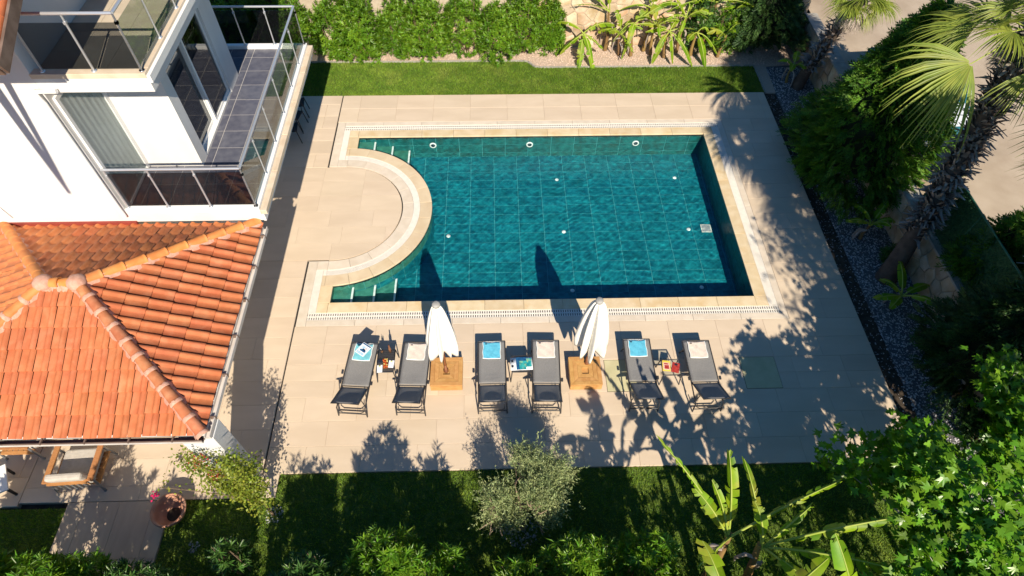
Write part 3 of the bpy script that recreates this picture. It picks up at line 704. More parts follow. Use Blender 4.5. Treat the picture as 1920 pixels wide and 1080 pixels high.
# ---------------------------------------------------------------- pavilion with the hip roof
EX1, EY0, EY1, EZ, AZ = -5.19, 4.64, 9.62, 2.60, 3.68
hd = (EY1 - EY0) / 2; AX1, AY = EX1 - hd, EY0 + hd; AX0 = AX1 - .60; EX0 = AX0 - hd
pav = empty('tiled_pavilion', (-7.8, 7.1, 0), 0, 'covered terrace with terracotta hip roof against the white villa', 'pavilion')
PO = Vector((7.8, -7.1, 0))
TW, TL = .252, .395
def tile_profile():
    # one interlocking clay tile: flat pan and a rounded roll; local x across, y up the slope, z out
    xs_ = np.array([-.5, -.42, -.1, 0.02, .08, .16, .26, .36, .44, .5]) * TW * .945
    zs_ = np.array([.012, .0, .0, .004, .024, .043, .049, .042, .022, .006])
    return xs_, zs_
def tile_piece():
    xs_, zs_ = tile_profile(); n = len(xs_); vs = []; T = .016
    for yy, lift in ((-TL / 2 - .035, .030), (-TL / 2 - .030, .034), (TL / 2, .002)):
        vs += [(x, yy, z + lift) for x, z in zip(xs_, zs_)]
    vs += [(x, -TL / 2 - .035, z + .030 - T - .012) for x, z in zip(xs_, zs_)]
    fs = []
    for r in (0, 1): fs += [(r * n + i, r * n + i + 1, (r + 1) * n + i + 1, (r + 1) * n + i) for i in range(n - 1)]
    fs += [(3 * n + i, 3 * n + i + 1, i + 1, i) for i in range(n - 1)]
    mb = MB(); mb.add(vs, fs, True); return mb
base_tile = tile_piece()
tile_me = {}
for k in ('roof_a', 'roof_lightened'):
    tile_me[k] = base_tile.mesh('roof_tile'); tile_me[k].materials.append(m_[k])
def slope(name, e0, e1, up, planes, material, flip=False):
    """e0->e1 eave line; up = direction up the slope; planes = vertical clip planes (point, inward normal)"""
    e0, e1, up = Vector(e0), Vector(e1), Vector(up).normalized(); ax = (e1 - e0).normalized(); n = ax.cross(up).normalized()
    Lx = (e1 - e0).length; Ly = hd / math.cos(math.atan2(AZ - EZ, hd))
    nx = int(round(Lx / TW)); ny = int(round(Ly / TL)); sy = Ly / ny
    base = MB().add([e0 - n * .03, e1 - n * .03] + [p - n * .03 for p in planes['top']], [(0, 1, 2, 3) if len(planes['top']) == 2 else (0, 1, 2)])
    base.build('roof_boarding', m_['gutter_brown'], pav, PO)
    for j in range(ny):
        for i in range(nx):
            c = e0 + ax * ((i + .5) * Lx / nx) + up * ((j + .5) * sy)
            M = Matrix((( ax.x, up.x, n.x, c.x), (ax.y, up.y, n.y, c.y), (ax.z, up.z, n.z, c.z), (0, 0, 0, 1)))
            corners = [M @ Vector((sx * TW / 2, sy_ * TL / 2, 0)) for sx in (-1, 1) for sy_ in (-1, 1)]
            st = [[(q - P).dot(N) for q in corners] for P, N in planes['clip']]
            if any(max(s) < .03 for s in st): continue
            if all(min(s) > -.02 for s in st):
                o = link('roof_tile', tile_me[material], None, pav)
                o.matrix_basis = Matrix.Translation(PO) @ M @ Matrix.Rotation(random.uniform(-.022, .022), 4, 'Z') @ Matrix.Rotation(random.uniform(-.02, .02), 4, 'Y') @ Matrix.Translation((0, random.uniform(-.012, .012), random.uniform(0, .007)))
            else:
                bm = bmesh.new(); bm.from_mesh(tile_me[material]); bm.transform(Matrix.Translation(PO) @ M)
                for (P, N), s in zip(planes['clip'], st):
                    if min(s) < -.005:
                        bmesh.ops.bisect_plane(bm, geom=bm.verts[:] + bm.edges[:] + bm.faces[:], plane_co=P + PO, plane_no=-N, clear_outer=True)
                if len(bm.faces):
                    me = bpy.data.meshes.new('roof_tile'); bm.to_mesh(me); me.materials.append(m_[material]); link('roof_tile', me, None, pav)
                bm.free()
A0, A1 = Vector((AX0, AY, AZ)), Vector((AX1, AY, AZ))
FR, BR, FL, BL = Vector((EX1, EY0, EZ)), Vector((EX1, EY1, EZ)), Vector((EX0, EY0, EZ)), Vector((EX0, EY1, EZ))
s2 = math.sqrt(.5); rise = AZ - EZ
hipn = lambda a, b: Vector((a, b, 0)).normalized()
wallclip = (Vector((0, WY - .02, 0)), Vector((0, -1, 0)))
slope('front', FL, FR, (0, hd, rise), dict(top=[A1, A0], clip=[(A1, hipn(-1, -1)), (A0, hipn(1, -1))]), 'roof_a')
slope('right', FR, BR, (-hd, 0, rise), dict(top=[A1], clip=[(A1, hipn(1, 1)), (A1, hipn(1, -1)), wallclip]), 'roof_a')
slope('back', BR, BL, (0, -hd, rise), dict(top=[A0, A1], clip=[(A1, hipn(-1, 1)), (A0, hipn(1, 1)), wallclip]), 'roof_lightened')
slope('left', BL, FL, (hd, 0, rise), dict(top=[A0], clip=[(A0, hipn(-1, 1)), (A0, hipn(-1, -1)), wallclip]), 'roof_lightened')
# hip caps: half barrels bedded in pink mortar
def hip(p0, p1, material, n, collar=True):
    p0, p1 = Vector(p0), Vector(p1); d = (p1 - p0); L = d.length; d.normalize(); sd = d.cross(Vector((0, 0, 1))).normalized(); up = sd.cross(d).normalized()
    mm = MB(); seg = 46; ra = random.Random(n * 7 + int(p1.x * 10))
    for s in (-1, 1):
        vs = []
        for i in range(seg + 1):
            c = p0 + d * (L * i / seg); w_ = .130 + ra.uniform(-.022, .028)
            vs += [c + sd * s * .06 + up * .10, c + sd * s * w_ - up * (.012 + ra.uniform(0, .01)), c + sd * s * (w_ - .012) - up * .09]
        fs = []
        for i in range(seg):
            for q in (0, 1):
                f = (i * 3 + q, i * 3 + q + 1, i * 3 + q + 4, i * 3 + q + 3); fs.append(f if s > 0 else f[::-1])
        mm.add(vs, fs, True)
    mm.build('hip_mortar', m_['mortar_pink'], pav, PO)
    cl = L / n
    for k in range(n):
        a = p0 + d * (cl * k + .0); vs = []; rows = ((0.0, .104, .012), (.06, .102, .012), (cl + .03, .088, -.004))
        mb = MB(); ns = 10
        for t, r, lift in rows:
            for q in range(ns + 1):
                th = math.pi * q / ns; vs.append(a + d * t + sd * math.cos(th) * r + up * (math.sin(th) * r * .95 + .035 + lift))
        for q in range(ns + 1):
            th = math.pi * q / ns; vs.append(a + sd * math.cos(th) * .10 + up * (math.sin(th) * .09 + .035))
        fs = [(r * (ns + 1) + q, r * (ns + 1) + q + 1, (r + 1) * (ns + 1) + q + 1, (r + 1) * (ns + 1) + q) for r in (0, 1) for q in range(ns)]
        fs += [(3 * (ns + 1) + q + 1, 3 * (ns + 1) + q, q, q + 1) for q in range(ns)]
        mb.add(vs, fs, True); o = mb.build('hip_cap', m_[material], pav, PO)
        if collar:
            cb = MB(); vs = []
            for t, r in ((-.045, .108), (-.02, .122), (.02, .120), (.045, .106)):
                for q in range(ns + 1):
                    th = math.pi * q / ns; rr = r + ra.uniform(-.005, .006); vs.append(a + d * t + sd * math.cos(th) * rr + up * (math.sin(th) * rr * .95 + .035))
            cb.add(vs, [(r * (ns + 1) + q, r * (ns + 1) + q + 1, (r + 1) * (ns + 1) + q + 1, (r + 1) * (ns + 1) + q) for r in range(3) for q in range(ns)], True)
            cb.build('mortar_collar', m_['mortar_pink'], pav, PO)
up3 = Vector((0, 0, .0))
hip(FR + Vector((.02, -.02, 0)), A1, 'hip_red', 10)
hip(BR + Vector((-.05, -.05, .02)), A1, 'hip_orange', 9, False)
hip(FL, A0, 'hip_orange', 9, True); hip(BL, A0, 'hip_orange', 9, False)
hip(A1, A0, 'hip_orange', 2, False)
for A_ in (A0, A1):
    bm = bmesh.new(); bmesh.ops.create_icosphere(bm, subdivisions=3, radius=.17)
    for v in bm.verts: v.co = v.co * (1 + random.uniform(-.05, .05)); v.co.z *= .75
    me = bpy.data.meshes.new('mortar_boss'); bm.to_mesh(me); bm.free()
    for p in me.polygons: p.use_smooth = True
    link('mortar_boss', me, m_['mortar_pink'], pav, A_ + PO + Vector((0, 0, .06)))
# gutters along front and right eaves, soffit, flashing at the wall
gt = MB()
gt.b2(EX1 + .03, EX1 + .14, EY0 - .06, EY1 - .15, EZ - .10, EZ - .085).b2(EX1 + .125, EX1 + .14, EY0 - .06, EY1 - .15, EZ - .085, EZ - .005).b2(EX1 + .03, EX1 + .045, EY0 - .06, EY1 - .15, EZ - .085, EZ - .02)
gt = gt.build('gutter', m_['gutter'], pav, PO)
for k in range(6): MB().b2(EX1 + .02, EX1 + .146, EY0 + .3 + k * .85, EY0 + .325 + k * .85, EZ - .104, EZ + .0).build('bracket', m_['gutter_brown'], gt)
g2 = MB().b2(EX0, EX1 + .02, EY0 - .14, EY0 - .03, EZ - .10, EZ - .085).b2(EX0, EX1 + .02, EY0 - .14, EY0 - .125, EZ - .085, EZ - .005).build('gutter', m_['gutter_brown'], pav, PO)
MB().b2(EX0, EX1 + .02, EY0 - .147, EY0 - .141, EZ - .08, EZ - .03).build('gutter_lip', m_['gutter'], g2)
for k in range(7): MB().b2(EX1 - .5 - k * .75, EX1 - .475 - k * .75, EY0 - .15, EY0 - .01, EZ - .03, EZ + .005).build('bracket', m_['gutter_brown'], g2)
MB().b2(EX0 - .0, EX1 + .02, EY0 + .0, EY1 - .1, EZ - .13, EZ - .105).build('soffit', m_['white_trim'], pav, PO)
MB().b2(-13, XW + .1, WY - .05, WY - .002, EZ + .06, EZ + .15).build('flashing', m_['flash_red'], pav, PO)
MB().b2(-5.66, -5.04, 4.60, 4.98, 0, EZ - .135).build('pillar', m_['white_wall'], pav, PO, bevel=.012)
MB().b2(-12.6, -12.1, 4.75, 5.2, 0, EZ - .13).build('pillar', m_['white_wall'], pav, PO, bevel=.012)
# ================================================================ loungers, umbrellas, tables, small things
def make_lounger(x, y, rz, hinge, seat_len, tilt, label):
    """origin on the ground under the hinge of the backrest; feet towards +y"""
    root = empty('sun_lounger', (x, y, 0), rz, label, 'sun lounger', 'sun loungers along the pool')
    W = .62; h = .34; bl = .80; t = R_(tilt); f = m_['lounger_frame']
    fe = seat_len
    pr = .016
    by, bz = -bl * math.cos(t), h + bl * math.sin(t)
    MB().tube([(-W / 2, -.50, h - .03), (-W / 2, 0, h), (-W / 2, fe, h)], pr, 8).tube([(W / 2, -.50, h - .03), (W / 2, 0, h), (W / 2, fe, h)], pr, 8).tube([(-W / 2, fe, h), (W / 2, fe, h)], pr, 8).tube([(-W / 2, .02, h - .005), (W / 2, .02, h - .005)], pr * .9, 8).build('frame', f, root)
    bf_ = MB().tube([(-W / 2 + .02, 0, h), (-W / 2 + .02, by, bz), (W / 2 - .02, by, bz), (W / 2 - .02, 0, h)], pr, 8).build('backrest_frame', f, root)
    # seat sling, slightly sagging, with creases near the hinge
    sm = MB(); nx, ny = 8, 26; vs = []
    for j in range(ny + 1):
        for i in range(nx + 1):
            u, v = i / nx, j / ny; yy = .035 + (fe - .05) * v; sag = -.028 * math.sin(math.pi * u) * min(1, 4 * v, 4 * (1 - v))
            cr = .012 * math.sin(yy * 60 + math.sin(u * 5 + x) * 1.5) * max(0, 1 - yy / .30) * math.sin(math.pi * u)
            vs.append(((u - .5) * (W - .03), yy, h + .012 + sag + cr))
    fs = [(j * (nx + 1) + i, j * (nx + 1) + i + 1, (j + 1) * (nx + 1) + i + 1, (j + 1) * (nx + 1) + i) for j in range(ny) for i in range(nx)]
    sm.add(vs, fs, True); o = sm.build('seat_sling', m_['sling'], root); sd = o.modifiers.new('thick', 'SOLIDIFY'); sd.thickness = .006; sd.offset = -1
    sm = MB(); vs = []; ny = 12
    for j in range(ny + 1):
        for i in range(nx + 1):
            u, v = i / nx, j / ny; sag = .03 * math.sin(math.pi * u) * math.sin(math.pi * min(v * 1.1, 1)); L = .03 + (bl - .04) * v
            vs.append(((u - .5) * (W - .06), -L * math.cos(t) - sag * math.sin(t), h + L * math.sin(t) - sag * math.cos(t) + .008))
    sm.add(vs, [tuple(reversed(q)) for q in [(j * (nx + 1) + i, j * (nx + 1) + i + 1, (j + 1) * (nx + 1) + i + 1, (j + 1) * (nx + 1) + i) for j in range(ny) for i in range(nx)]], True)
    o = sm.build('back_sling', m_['sling'], root); sd = o.modifiers.new('thick', 'SOLIDIFY'); sd.thickness = .006
    for s in (-1, 1):
        MB().tube([(s * W / 2, -.50, h - .03), (s * (W / 2 + .01), -.54, 0)], pr, 8).build('leg', f, root)
        MB().tube([(s * W / 2, fe - .22, h), (s * (W / 2 + .01), fe - .12, 0)], pr, 8).build('leg', f, root)
        MB().tube([(s * (W / 2 - .02), by * .75, h + (bz - h) * .75), (s * (W / 2 - .02), -.42, h - .03)], pr * .7, 6).build('back_strut', f, root)
        MB().box((s * (W / 2 + .04), .10, h + .035), (.05, .09, .035)).build('hinge_knob', f, root, bevel=.008)
    MB().tube([(-W / 2, -.525, .10), (W / 2, -.525, .10)], pr * .8, 6).build('stretcher', f, root)
    MB().tube([(-W / 2 + .05, -.47, h - .05), (-W / 2 + .05, -.52, .19), (-W / 2 + .12, -.535, .155), (W / 2 - .12, -.535, .155), (W / 2 - .05, -.52, .19), (W / 2 - .05, -.47, h - .05)], pr * .7, 6).build('support_bow', f, root)
    MB().tube([(-W / 2, fe - .15, .12), (W / 2, fe - .15, .12)], pr * .8, 6).build('stretcher', f, root)
    return root
LP = [((659, 643), (711, 643), (640, 726), (692, 726)), ((756, 642), (811, 642), (746.8, 724.5), (799, 724.5)), ((895, 640), (948, 640), (896, 721), (950, 721)),
      ((997, 638), (1048, 638), (998.5, 720.5), (1051, 720.5)), ((1166, 636), (1219, 636), (1177.8, 717), (1232, 717)), ((1276, 639), (1331, 639), (1295.7, 717.5), (1348.7, 717.5))]
LT = [37, 37, 35.5, 35.5, 36, 37]
LL = ['grey sling sun lounger farthest left, aqua towel and magazine on its seat', 'grey sling sun lounger with cream towel left of the left umbrella',
      'grey sling sun lounger with blue towel right of the left umbrella', 'grey sling sun lounger with cream towel left of the right umbrella',
      'grey sling sun lounger with bright blue towel right of the right umbrella', 'grey sling sun lounger farthest right with shaded cream towel']
TWL = ['aqua towel folded on the farthest left lounger, magazine lying on it', 'cream towel on the lounger just left of the left umbrella', 'blue towel on the lounger just right of the left umbrella',
       'cream towel on the lounger just left of the right umbrella', 'bright blue towel on the lounger just right of the right umbrella', 'cream towel in leaf shade on the farthest right lounger']
TWM = ['towel_aqua', 'towel_cream', 'towel_blue', 'towel_cream', 'towel_blue', 'towel_cream']
loungers = []
for (fl, fr, hl, hr), tl, lb, tb_, tm in zip(LP, LT, LL, TWL, TWM):
    F0 = (g(*fl, .34) + g(*fr, .34)) / 2; H0 = (g(*hl, .34) + g(*hr, .34)) / 2
    d = F0 - H0; rz = math.atan2(-d.x, d.y); L = d.length
    make_lounger(H0.x, H0.y, rz, None, L, tl, lb); loungers.append((H0, rz, L))
    # towel
    c = H0 + d * .775 ; tw = empty('towel', (c.x, c.y, .355), rz + random.uniform(-.03, .03), tb_, 'towel', 'towels on the loungers')
    mb = MB(); nx, ny = 14, 14; vs = []
    for j in range(ny + 1):
        for i in range(nx + 1):
            u, v = i / nx - .5, j / ny - .5; z = .012 + .006 * math.sin(u * 9 + v * 4 + c.x * 3) * math.cos(v * 8) - .026 * math.cos(math.pi * u * .75)
            vs.append((u * .40 + .006 * math.sin(v * 11 + c.x), v * .43 + .006 * math.sin(u * 9 + c.x), z + .014))
    mb.add(vs, [(j * (nx + 1) + i, j * (nx + 1) + i + 1, (j + 1) * (nx + 1) + i + 1, (j + 1) * (nx + 1) + i) for j in range(ny) for i in range(nx)], True)
    o = mb.build('cloth', m_[tm], tw); sd = o.modifiers.new('thick', 'SOLIDIFY'); sd.thickness = .022; sd.offset = -1
    e = MB()
    for s in (-1, 1):
        e.tube([(s * .202 + .006 * math.sin((q / 8 - .5) * 11 + c.x), (q / 8 - .5) * .43, .012 - .026 * math.cos(math.pi * .375)+.012) for q in range(9)], .009, 6)
    e.tube([((q / 8 - .5) * .40, -.217, .01 - .026 * math.cos(math.pi * (q / 8 - .5) * .75) + .014) for q in range(9)], .010, 6)
    e.build('hem', m_['towel_edge'], tw)
    fr_ = MB()
    for q in range(22): fr_.box((-.195 + q * .0185, .228 + random.uniform(0, .012), -.004), (.008, .03, .006), random.uniform(-.4, .4))
    fr_.build('fringe', m_['towel_edge' if tm != 'towel_cream' else 'stem'], tw)
    MB().box((-.13, .165, .016), (.05, .022, .004)).build('label_patch', m_['print_dark'], tw)

# umbrellas
def umbrella(bpx, base_px, h, label, seed, twist, wide):
    b = g(*bpx, 0); root = empty('closed_umbrella', (b.x, b.y, 0), 0, label, 'umbrella', 'closed umbrellas between the loungers'); ra = random.Random(seed)
    MB().tube([(0, 0, .1), (0, 0, h - .1)], .028, 12).build('pole', m_['pole_wood'], root)
    NF = 8; seg = 80; rows = 22; vs = []
    zt, zb = h - .03, h - 1.62
    for j in range(rows + 1):
        v = j / rows; z = zt + (zb - zt) * v
        for k in range(seg):
            a = 2 * math.pi * k / seg; ph = NF * a + twist * v
            fold = (.5 + .5 * math.cos(ph)); fold = fold ** 1.3
            base = .055 + wide * (v ** .6) * (1 + .16 * math.sin(a * 2 + seed) * v); r = base * (.42 + .58 * fold) * (1 - .12 * max(0, v - .85) / .15)
            r = max(r, .05)
            zz = z - .30 * v ** 3 * (.4 + .6 * fold) * (.6 + .4 * math.sin(a * 3 + seed * 2)) + .012 * math.sin(a * 5 + v * 14)
            aa = a + .10 * math.sin(v * 3 + a * 2 + seed) * v
            vs.append((r * math.cos(aa), r * math.sin(aa), zz))
    fs = [(j * seg + k, j * seg + (k + 1) % seg, (j + 1) * seg + (k + 1) % seg, (j + 1) * seg + k) for j in range(rows) for k in range(seg)]
    o = MB().add(vs, [q[::-1] for q in fs], True).build('canopy', m_['canvas'], root); sd = o.modifiers.new('thick', 'SOLIDIFY'); sd.thickness = .004
    MB().lathe([(0, .03), (.05, .028), (.078, .012), (.082, -.03), (.078, -.05)], (0, 0, h), 20).build('cap', m_['cap_grey'], root)
    for k in range(NF):
        a = 2 * math.pi * (k + .5) / NF
        MB().tube([(.04 * math.cos(a), .04 * math.sin(a), h - .12), (wide * .35 * math.cos(a), wide * .35 * math.sin(a), zb + .05)], .009, 5).build('rib', m_['pole_wood'], root)
    # wooden base box: four mitred sides around a tray of boards
    zt = .26; s = .36
    bs = base_px; c = (g(*bs[0], zt) + g(*bs[1], zt) + g(*bs[2], zt) + g(*bs[3], zt)) / 4 - Vector((b.x, b.y, 0)); cx, cy = c.x, c.y
    bx = empty('base_box', (cx, cy, 0), 0, parent=root)
    MB().b2(-s, s, -s, s, .02, zt - .05).build('box_body', m_['umbrella_wood'], bx)
    for q in range(4):
        for ring, (r0, r1) in enumerate(((.27, .365), (.175, .268), (.075, .173))):
            z1 = zt - .006 * ring; p = [(-r1, -r1), (r1, -r1), (r0, -r0), (-r0, -r0)]
            ca, sa = math.cos(q * math.pi / 2), math.sin(q * math.pi / 2)
            p = [(x * ca - y * sa, x * sa + y * ca) for x, y in p]
            MB().prism(p, z1 - .03, z1).build('board', m_['umbrella_wood'], bx, bevel=.004)
    MB().lathe([(.06, 0), (.06, .04), (.04, .05), (.035, .28), (.028, .28)], (-cx, -cy, zt - .02), 14).build('sleeve', m_['pole_wood'], bx)
    return root
umbrella((838, 705), ((808, 668), (866, 668), (807, 725), (868, 725)), 2.90, 'closed white umbrella in wooden base between second and third loungers', 1, 1.0, .30)
umbrella((1098, 690), ((1066, 668), (1126, 668), (1067, 722), (1131, 722)), 2.74, 'closed white umbrella with fuller folds, wooden base between fourth and fifth loungers', 4, .5, .40)

# side tables
def side_table(x0, x1, y0, y1, h, label, glass_top=False):
    cx, cy = (x0 + x1) / 2, (y0 + y1) / 2; w_, d_ = x1 - x0, y1 - y0
    root = empty('side_table', (cx, cy, 0), 0, label, 'side table', 'side tables between the loungers')
    fm = MB().tube([(-w_ / 2, -d_ / 2, h - .012), (w_ / 2, -d_ / 2, h - .012), (w_ / 2, d_ / 2, h - .012), (-w_ / 2, d_ / 2, h - .012), (-w_ / 2, -d_ / 2, h - .012)], .014, 8).build('top_frame', m_['lounger_frame'], root)
    if glass_top: MB().b2(-w_ / 2 + .01, w_ / 2 - .01, -d_ / 2 + .01, d_ / 2 - .01, h - .014, h - .004).build('glass_top', m_['clear_glass'], root)
    else:
        n = int(d_ / .045)
        for k in range(n): MB().b2(-w_ / 2 + .01, w_ / 2 - .01, -d_ / 2 + .008 + k * d_ / n, -d_ / 2 + .008 + (k + .8) * d_ / n, h - .016, h - .004).build('slat', m_['lounger_frame'], root)
    for sx in (-1, 1):
        for sy in (-1, 1): MB().tube([(sx * w_ / 2, sy * d_ / 2, h - .012), (sx * (w_ / 2 + .03), sy * (d_ / 2 + .03), 0)], .013, 8).build('leg', m_['lounger_frame'], root)
    return root, Vector((cx, cy, h))
t1, c1 = side_table(-2.77, -2.39, 7.0, 7.58, .42, 'dark side table with drinks and snacks between the two left loungers')
t2, c2 = side_table(.29, .72, 6.94, 7.36, .42, 'dark side table carrying an open teal magazine between the middle loungers')
t3, c3 = side_table(3.70, 4.10, 6.79, 7.19, .42, 'glass topped side table with two bright magazines between the right loungers', True)
# things on the first table
def glass_of(x, y, z, label, fill, r=.032, hh=.15):
    o = empty('drinking_glass', (x, y, z), 0, label, 'glass', 'drinks on the left side table')
    MB().lathe([(r * .8, 0), (r, hh), (r - .003, hh), (r * .78, .008), (0, .008)], seg=16).build('bowl', m_['clear_glass'], o)
    MB().lathe([(0, .01), (r * .76, .01), (r * .9, hh * .7), (0, hh * .7)], seg=16).build('drink', m_[fill], o)
    MB().tube([(r * .3, 0, .02), (-r * .6, r * .3, hh * 1.35)], .004, 6).build('straw', m_['white_plastic'], o)
glass_of(-2.68, 7.50, .418, 'short glass with pale straw near the far edge of the left table', 'amber')
o = empty('bottle', (-2.50, 7.53, .418), 0, 'tall brown bottle at the far right corner of the left table', 'bottle')
MB().lathe([(0, 0), (.033, 0), (.034, .14), (.016, .19), (.014, .25), (0, .25)], seg=16).build('body', m_['amber'], o); MB().lathe([(.016, .25), (.016, .275), (0, .275)], seg=12).build('stopper', m_['pole_wood'], o)
def bowl_of(x, y, z, label):
    o = empty('snack_tray', (x, y, z), .1, label, 'snack tray')
    MB().b2(-.055, .055, -.14, .14, 0, .012).build('tray', m_['pole_wood'], o, bevel=.004)
    for k in range(26):
        bm = bmesh.new(); bmesh.ops.create_icosphere(bm, subdivisions=1, radius=random.uniform(.014, .022)); me = bpy.data.meshes.new('fruit'); bm.to_mesh(me); bm.free()
        link('fruit', me, m_['red_food' if k % 5 else 'lemon'], o, (random.uniform(-.045, .045), random.uniform(-.12, .12), .024 + random.uniform(0, .015)))
bowl_of(-2.58, 7.22, .418, 'wooden tray of red berries in the middle of the left table')
def napkin(x, y, z, rz, label):
    o = empty('napkin', (x, y, z), rz, label, 'napkin', 'white napkins on the left table')
    MB().b2(-.06, .06, -.095, .095, 0, .006).build('cloth', m_['paper'], o, bevel=.003)
    MB().lathe([(0, .032), (.016, .028), (.022, .016), (.016, .004), (0, .001)], (0, .055, .006), 12).build('lemon', m_['lemon'], o)
napkin(-2.70, 7.08, .418, .05, 'white napkin with lemon at the near left corner of the left table')
napkin(-2.45, 7.20, .418, -.08, 'white napkin with lemon on the right side of the left table')
o = empty('sunglasses_case', (-2.71, 7.27, .418), 0, 'small black case on the left side of the left table', 'case'); MB().b2(-.05, .05, -.05, .05, 0, .03).build('shell', m_['print_dark'], o, bevel=.012); MB().b2(-.05, .05, -.052, -.050, .012, .016).build('seam', m_['grey_metal'], o)
# magazines: printed paper with blocks of colour
def magazine(loc, rz, w_, h_, blocks, label, base='paper', open_=False, tilt=0):
    o = empty('magazine', loc, rz, label, 'magazine'); o.rotation_euler[0] = tilt
    if open_:
        MB().add([(-w_ / 2, -h_ / 2, .0), (0, -h_ / 2, .004), (0, h_ / 2, .004), (-w_ / 2, h_ / 2, 0), (-w_ / 2, -h_ / 2, .012), (-w_ * .2, -h_ / 2, .026), (0, -h_ / 2, .014), (-w_ / 2, h_ / 2, .012), (-w_ * .2, h_ / 2, .026), (0, h_ / 2, .014)],
            [(4, 5, 8, 7), (5, 6, 9, 8), (0, 1, 6, 5, 4), (2, 3, 7, 8, 9), (3, 0, 4, 7)], True).build('page', m_[base], o)
        MB().add([(0, -h_ / 2, .0), (w_ / 2, -h_ / 2, .0), (w_ / 2, h_ / 2, .0), (0, h_ / 2, 0), (w_ / 2, -h_ / 2, .012), (w_ * .2, -h_ / 2, .026), (0, -h_ / 2, .014), (w_ / 2, h_ / 2, .012), (w_ * .2, h_ / 2, .026), (0, h_ / 2, .014)],
            [(5, 4, 7, 8), (6, 5, 8, 9), (0, 1, 4, 5, 6), (2, 3, 9, 8, 7), (1, 2, 7, 4)], True).build('page', m_[base], o)
    else: MB().b2(-w_ / 2, w_ / 2, -h_ / 2, h_ / 2, 0, .01).build('cover', m_[base], o, bevel=.002)
    for (x0, x1, y0, y1, mm, z) in blocks: MB().b2(x0 * w_, x1 * w_, y0 * h_, y1 * h_, z - .0015, z).build('print', m_[mm], o)
    return o
H0, rz0, L0 = loungers[0]; c = H0 + Vector((-math.sin(rz0), math.cos(rz0), 0)) * (L0 * .655) + Vector((.10, 0, .362))
magazine(c, -.62, .24, .30, [(-.46, .46, .36, .46, 'print_navy', .013), (-.3, .05, .05, .25, 'print_blue', .013), (.1, .3, .1, .2, 'print_pink', .013), (-.25, .35, -.2, -.05, 'print_navy', .0135), (-.4, .4, -.46, -.28, 'print_blue', .013), (-.1, .25, -.05, .05, 'print_dark', .013)], 'blue and white magazine lying askew on the aqua towel')
magazine((c2.x, c2.y - .01, .42), .03, .50, .32, [(-.46, -.36, .12, .34, 'print_dark', .022), (-.46, -.36, -.3, -.1, 'print_dark', .022), (-.24, .22, -.5, .5, 'print_navy', .028), (-.1, .22, -.46, .2, 'print_teal', .0295), (.22, .46, -.3, .38, 'print_teal', .0275)], 'open teal and white magazine on the middle side table', open_=True)
magazine((3.80, 7.02, .42), -.12, .18, .27, [(-.40, .40, -.38, .30, 'print_pink', .0125), (-.25, .3, -.3, .05, 'print_red', .0135), (-.3, .2, .12, .24, 'print_red', .0135)], 'yellow bordered magazine on the glass topped table', 'print_yellow')
magazine((4.00, 6.97, .42), -.30, .17, .26, [(-.36, .36, -.38, .1, 'print_red', .0125), (-.2, .2, .2, .4, 'print_dark', .0125)], 'dark red magazine next to the yellow one on the glass table', 'print_red')

# teak armchair and bench under the pavilion
def armchair(x, y, rz, label, w_=.86):
    o = empty('armchair', (x, y, 0), rz, label, 'armchair', 'teak armchairs under the pavilion'); T = m_['teak']
    h = .62
    for s in (-1, 1):
        MB().b2(s * w_ / 2 - .055, s * w_ / 2 + .055, -.40, .40, h - .045, h).build('armrest', T, o, bevel=.008)
        for yy in (-.33, .33): MB().tube([(s * w_ / 2, yy, h - .045), (s * (w_ / 2 + .02), yy + (.06 if yy > 0 else -.06), 0)], .026, 8).build('leg', m_['grey_metal'], o)
        MB().b2(s * w_ / 2 - .03, s * w_ / 2 + .03, -.36, .36, .26, .31).build('side_rail', T, o)
    for k in range(6): MB().b2(-w_ / 2 + .03, w_ / 2 - .03, -.34 + k * .115, -.245 + k * .115, .28, .30).build('seat_slat', T, o)
    MB().b2(-w_ / 2 + .05, w_ / 2 - .05, -.44, -.36, h - .05, h - .01).build('back_rail', T, o)
    for k in range(6): MB().b2(-w_ / 2 + .1 + k * .12, -w_ / 2 + .14 + k * .12, -.43, -.39, .30, h - .05).build('back_slat', m_['grey_metal'], o)
    MB().b2(-w_ / 2 + .06, w_ / 2 - .06, -.34, .38, .30, .43).build('seat_cushion', m_['cushion'], o, bevel=.04)
    b = MB().box((0, -.31, .60), (w_ - .16, .15, .42), rx=.25).build('back_cushion', m_['cushion'], o, bevel=.05)
    return o
armchair(-8.60, 4.95, R_(3), 'teak armchair with grey cushions at the front edge of the pavilion')
armchair(-10.05, 5.75, R_(-90), 'teak armchair farther left, half hidden below the gutter')
o = empty('low_table', (-10.3, 4.62, 0), .5, 'white low table cut off by the left picture edge', 'table')
MB().b2(-.35, .35, -.30, .30, .34, .38).build('top', m_['white_trim'], o, bevel=.006)
for sx in (-1, 1):
    for sy in (-1, 1): MB().b2(sx * .3 - .02, sx * .3 + .02, sy * .25 - .02, sy * .25 + .02, 0, .34).build('leg', m_['black_metal'], o)

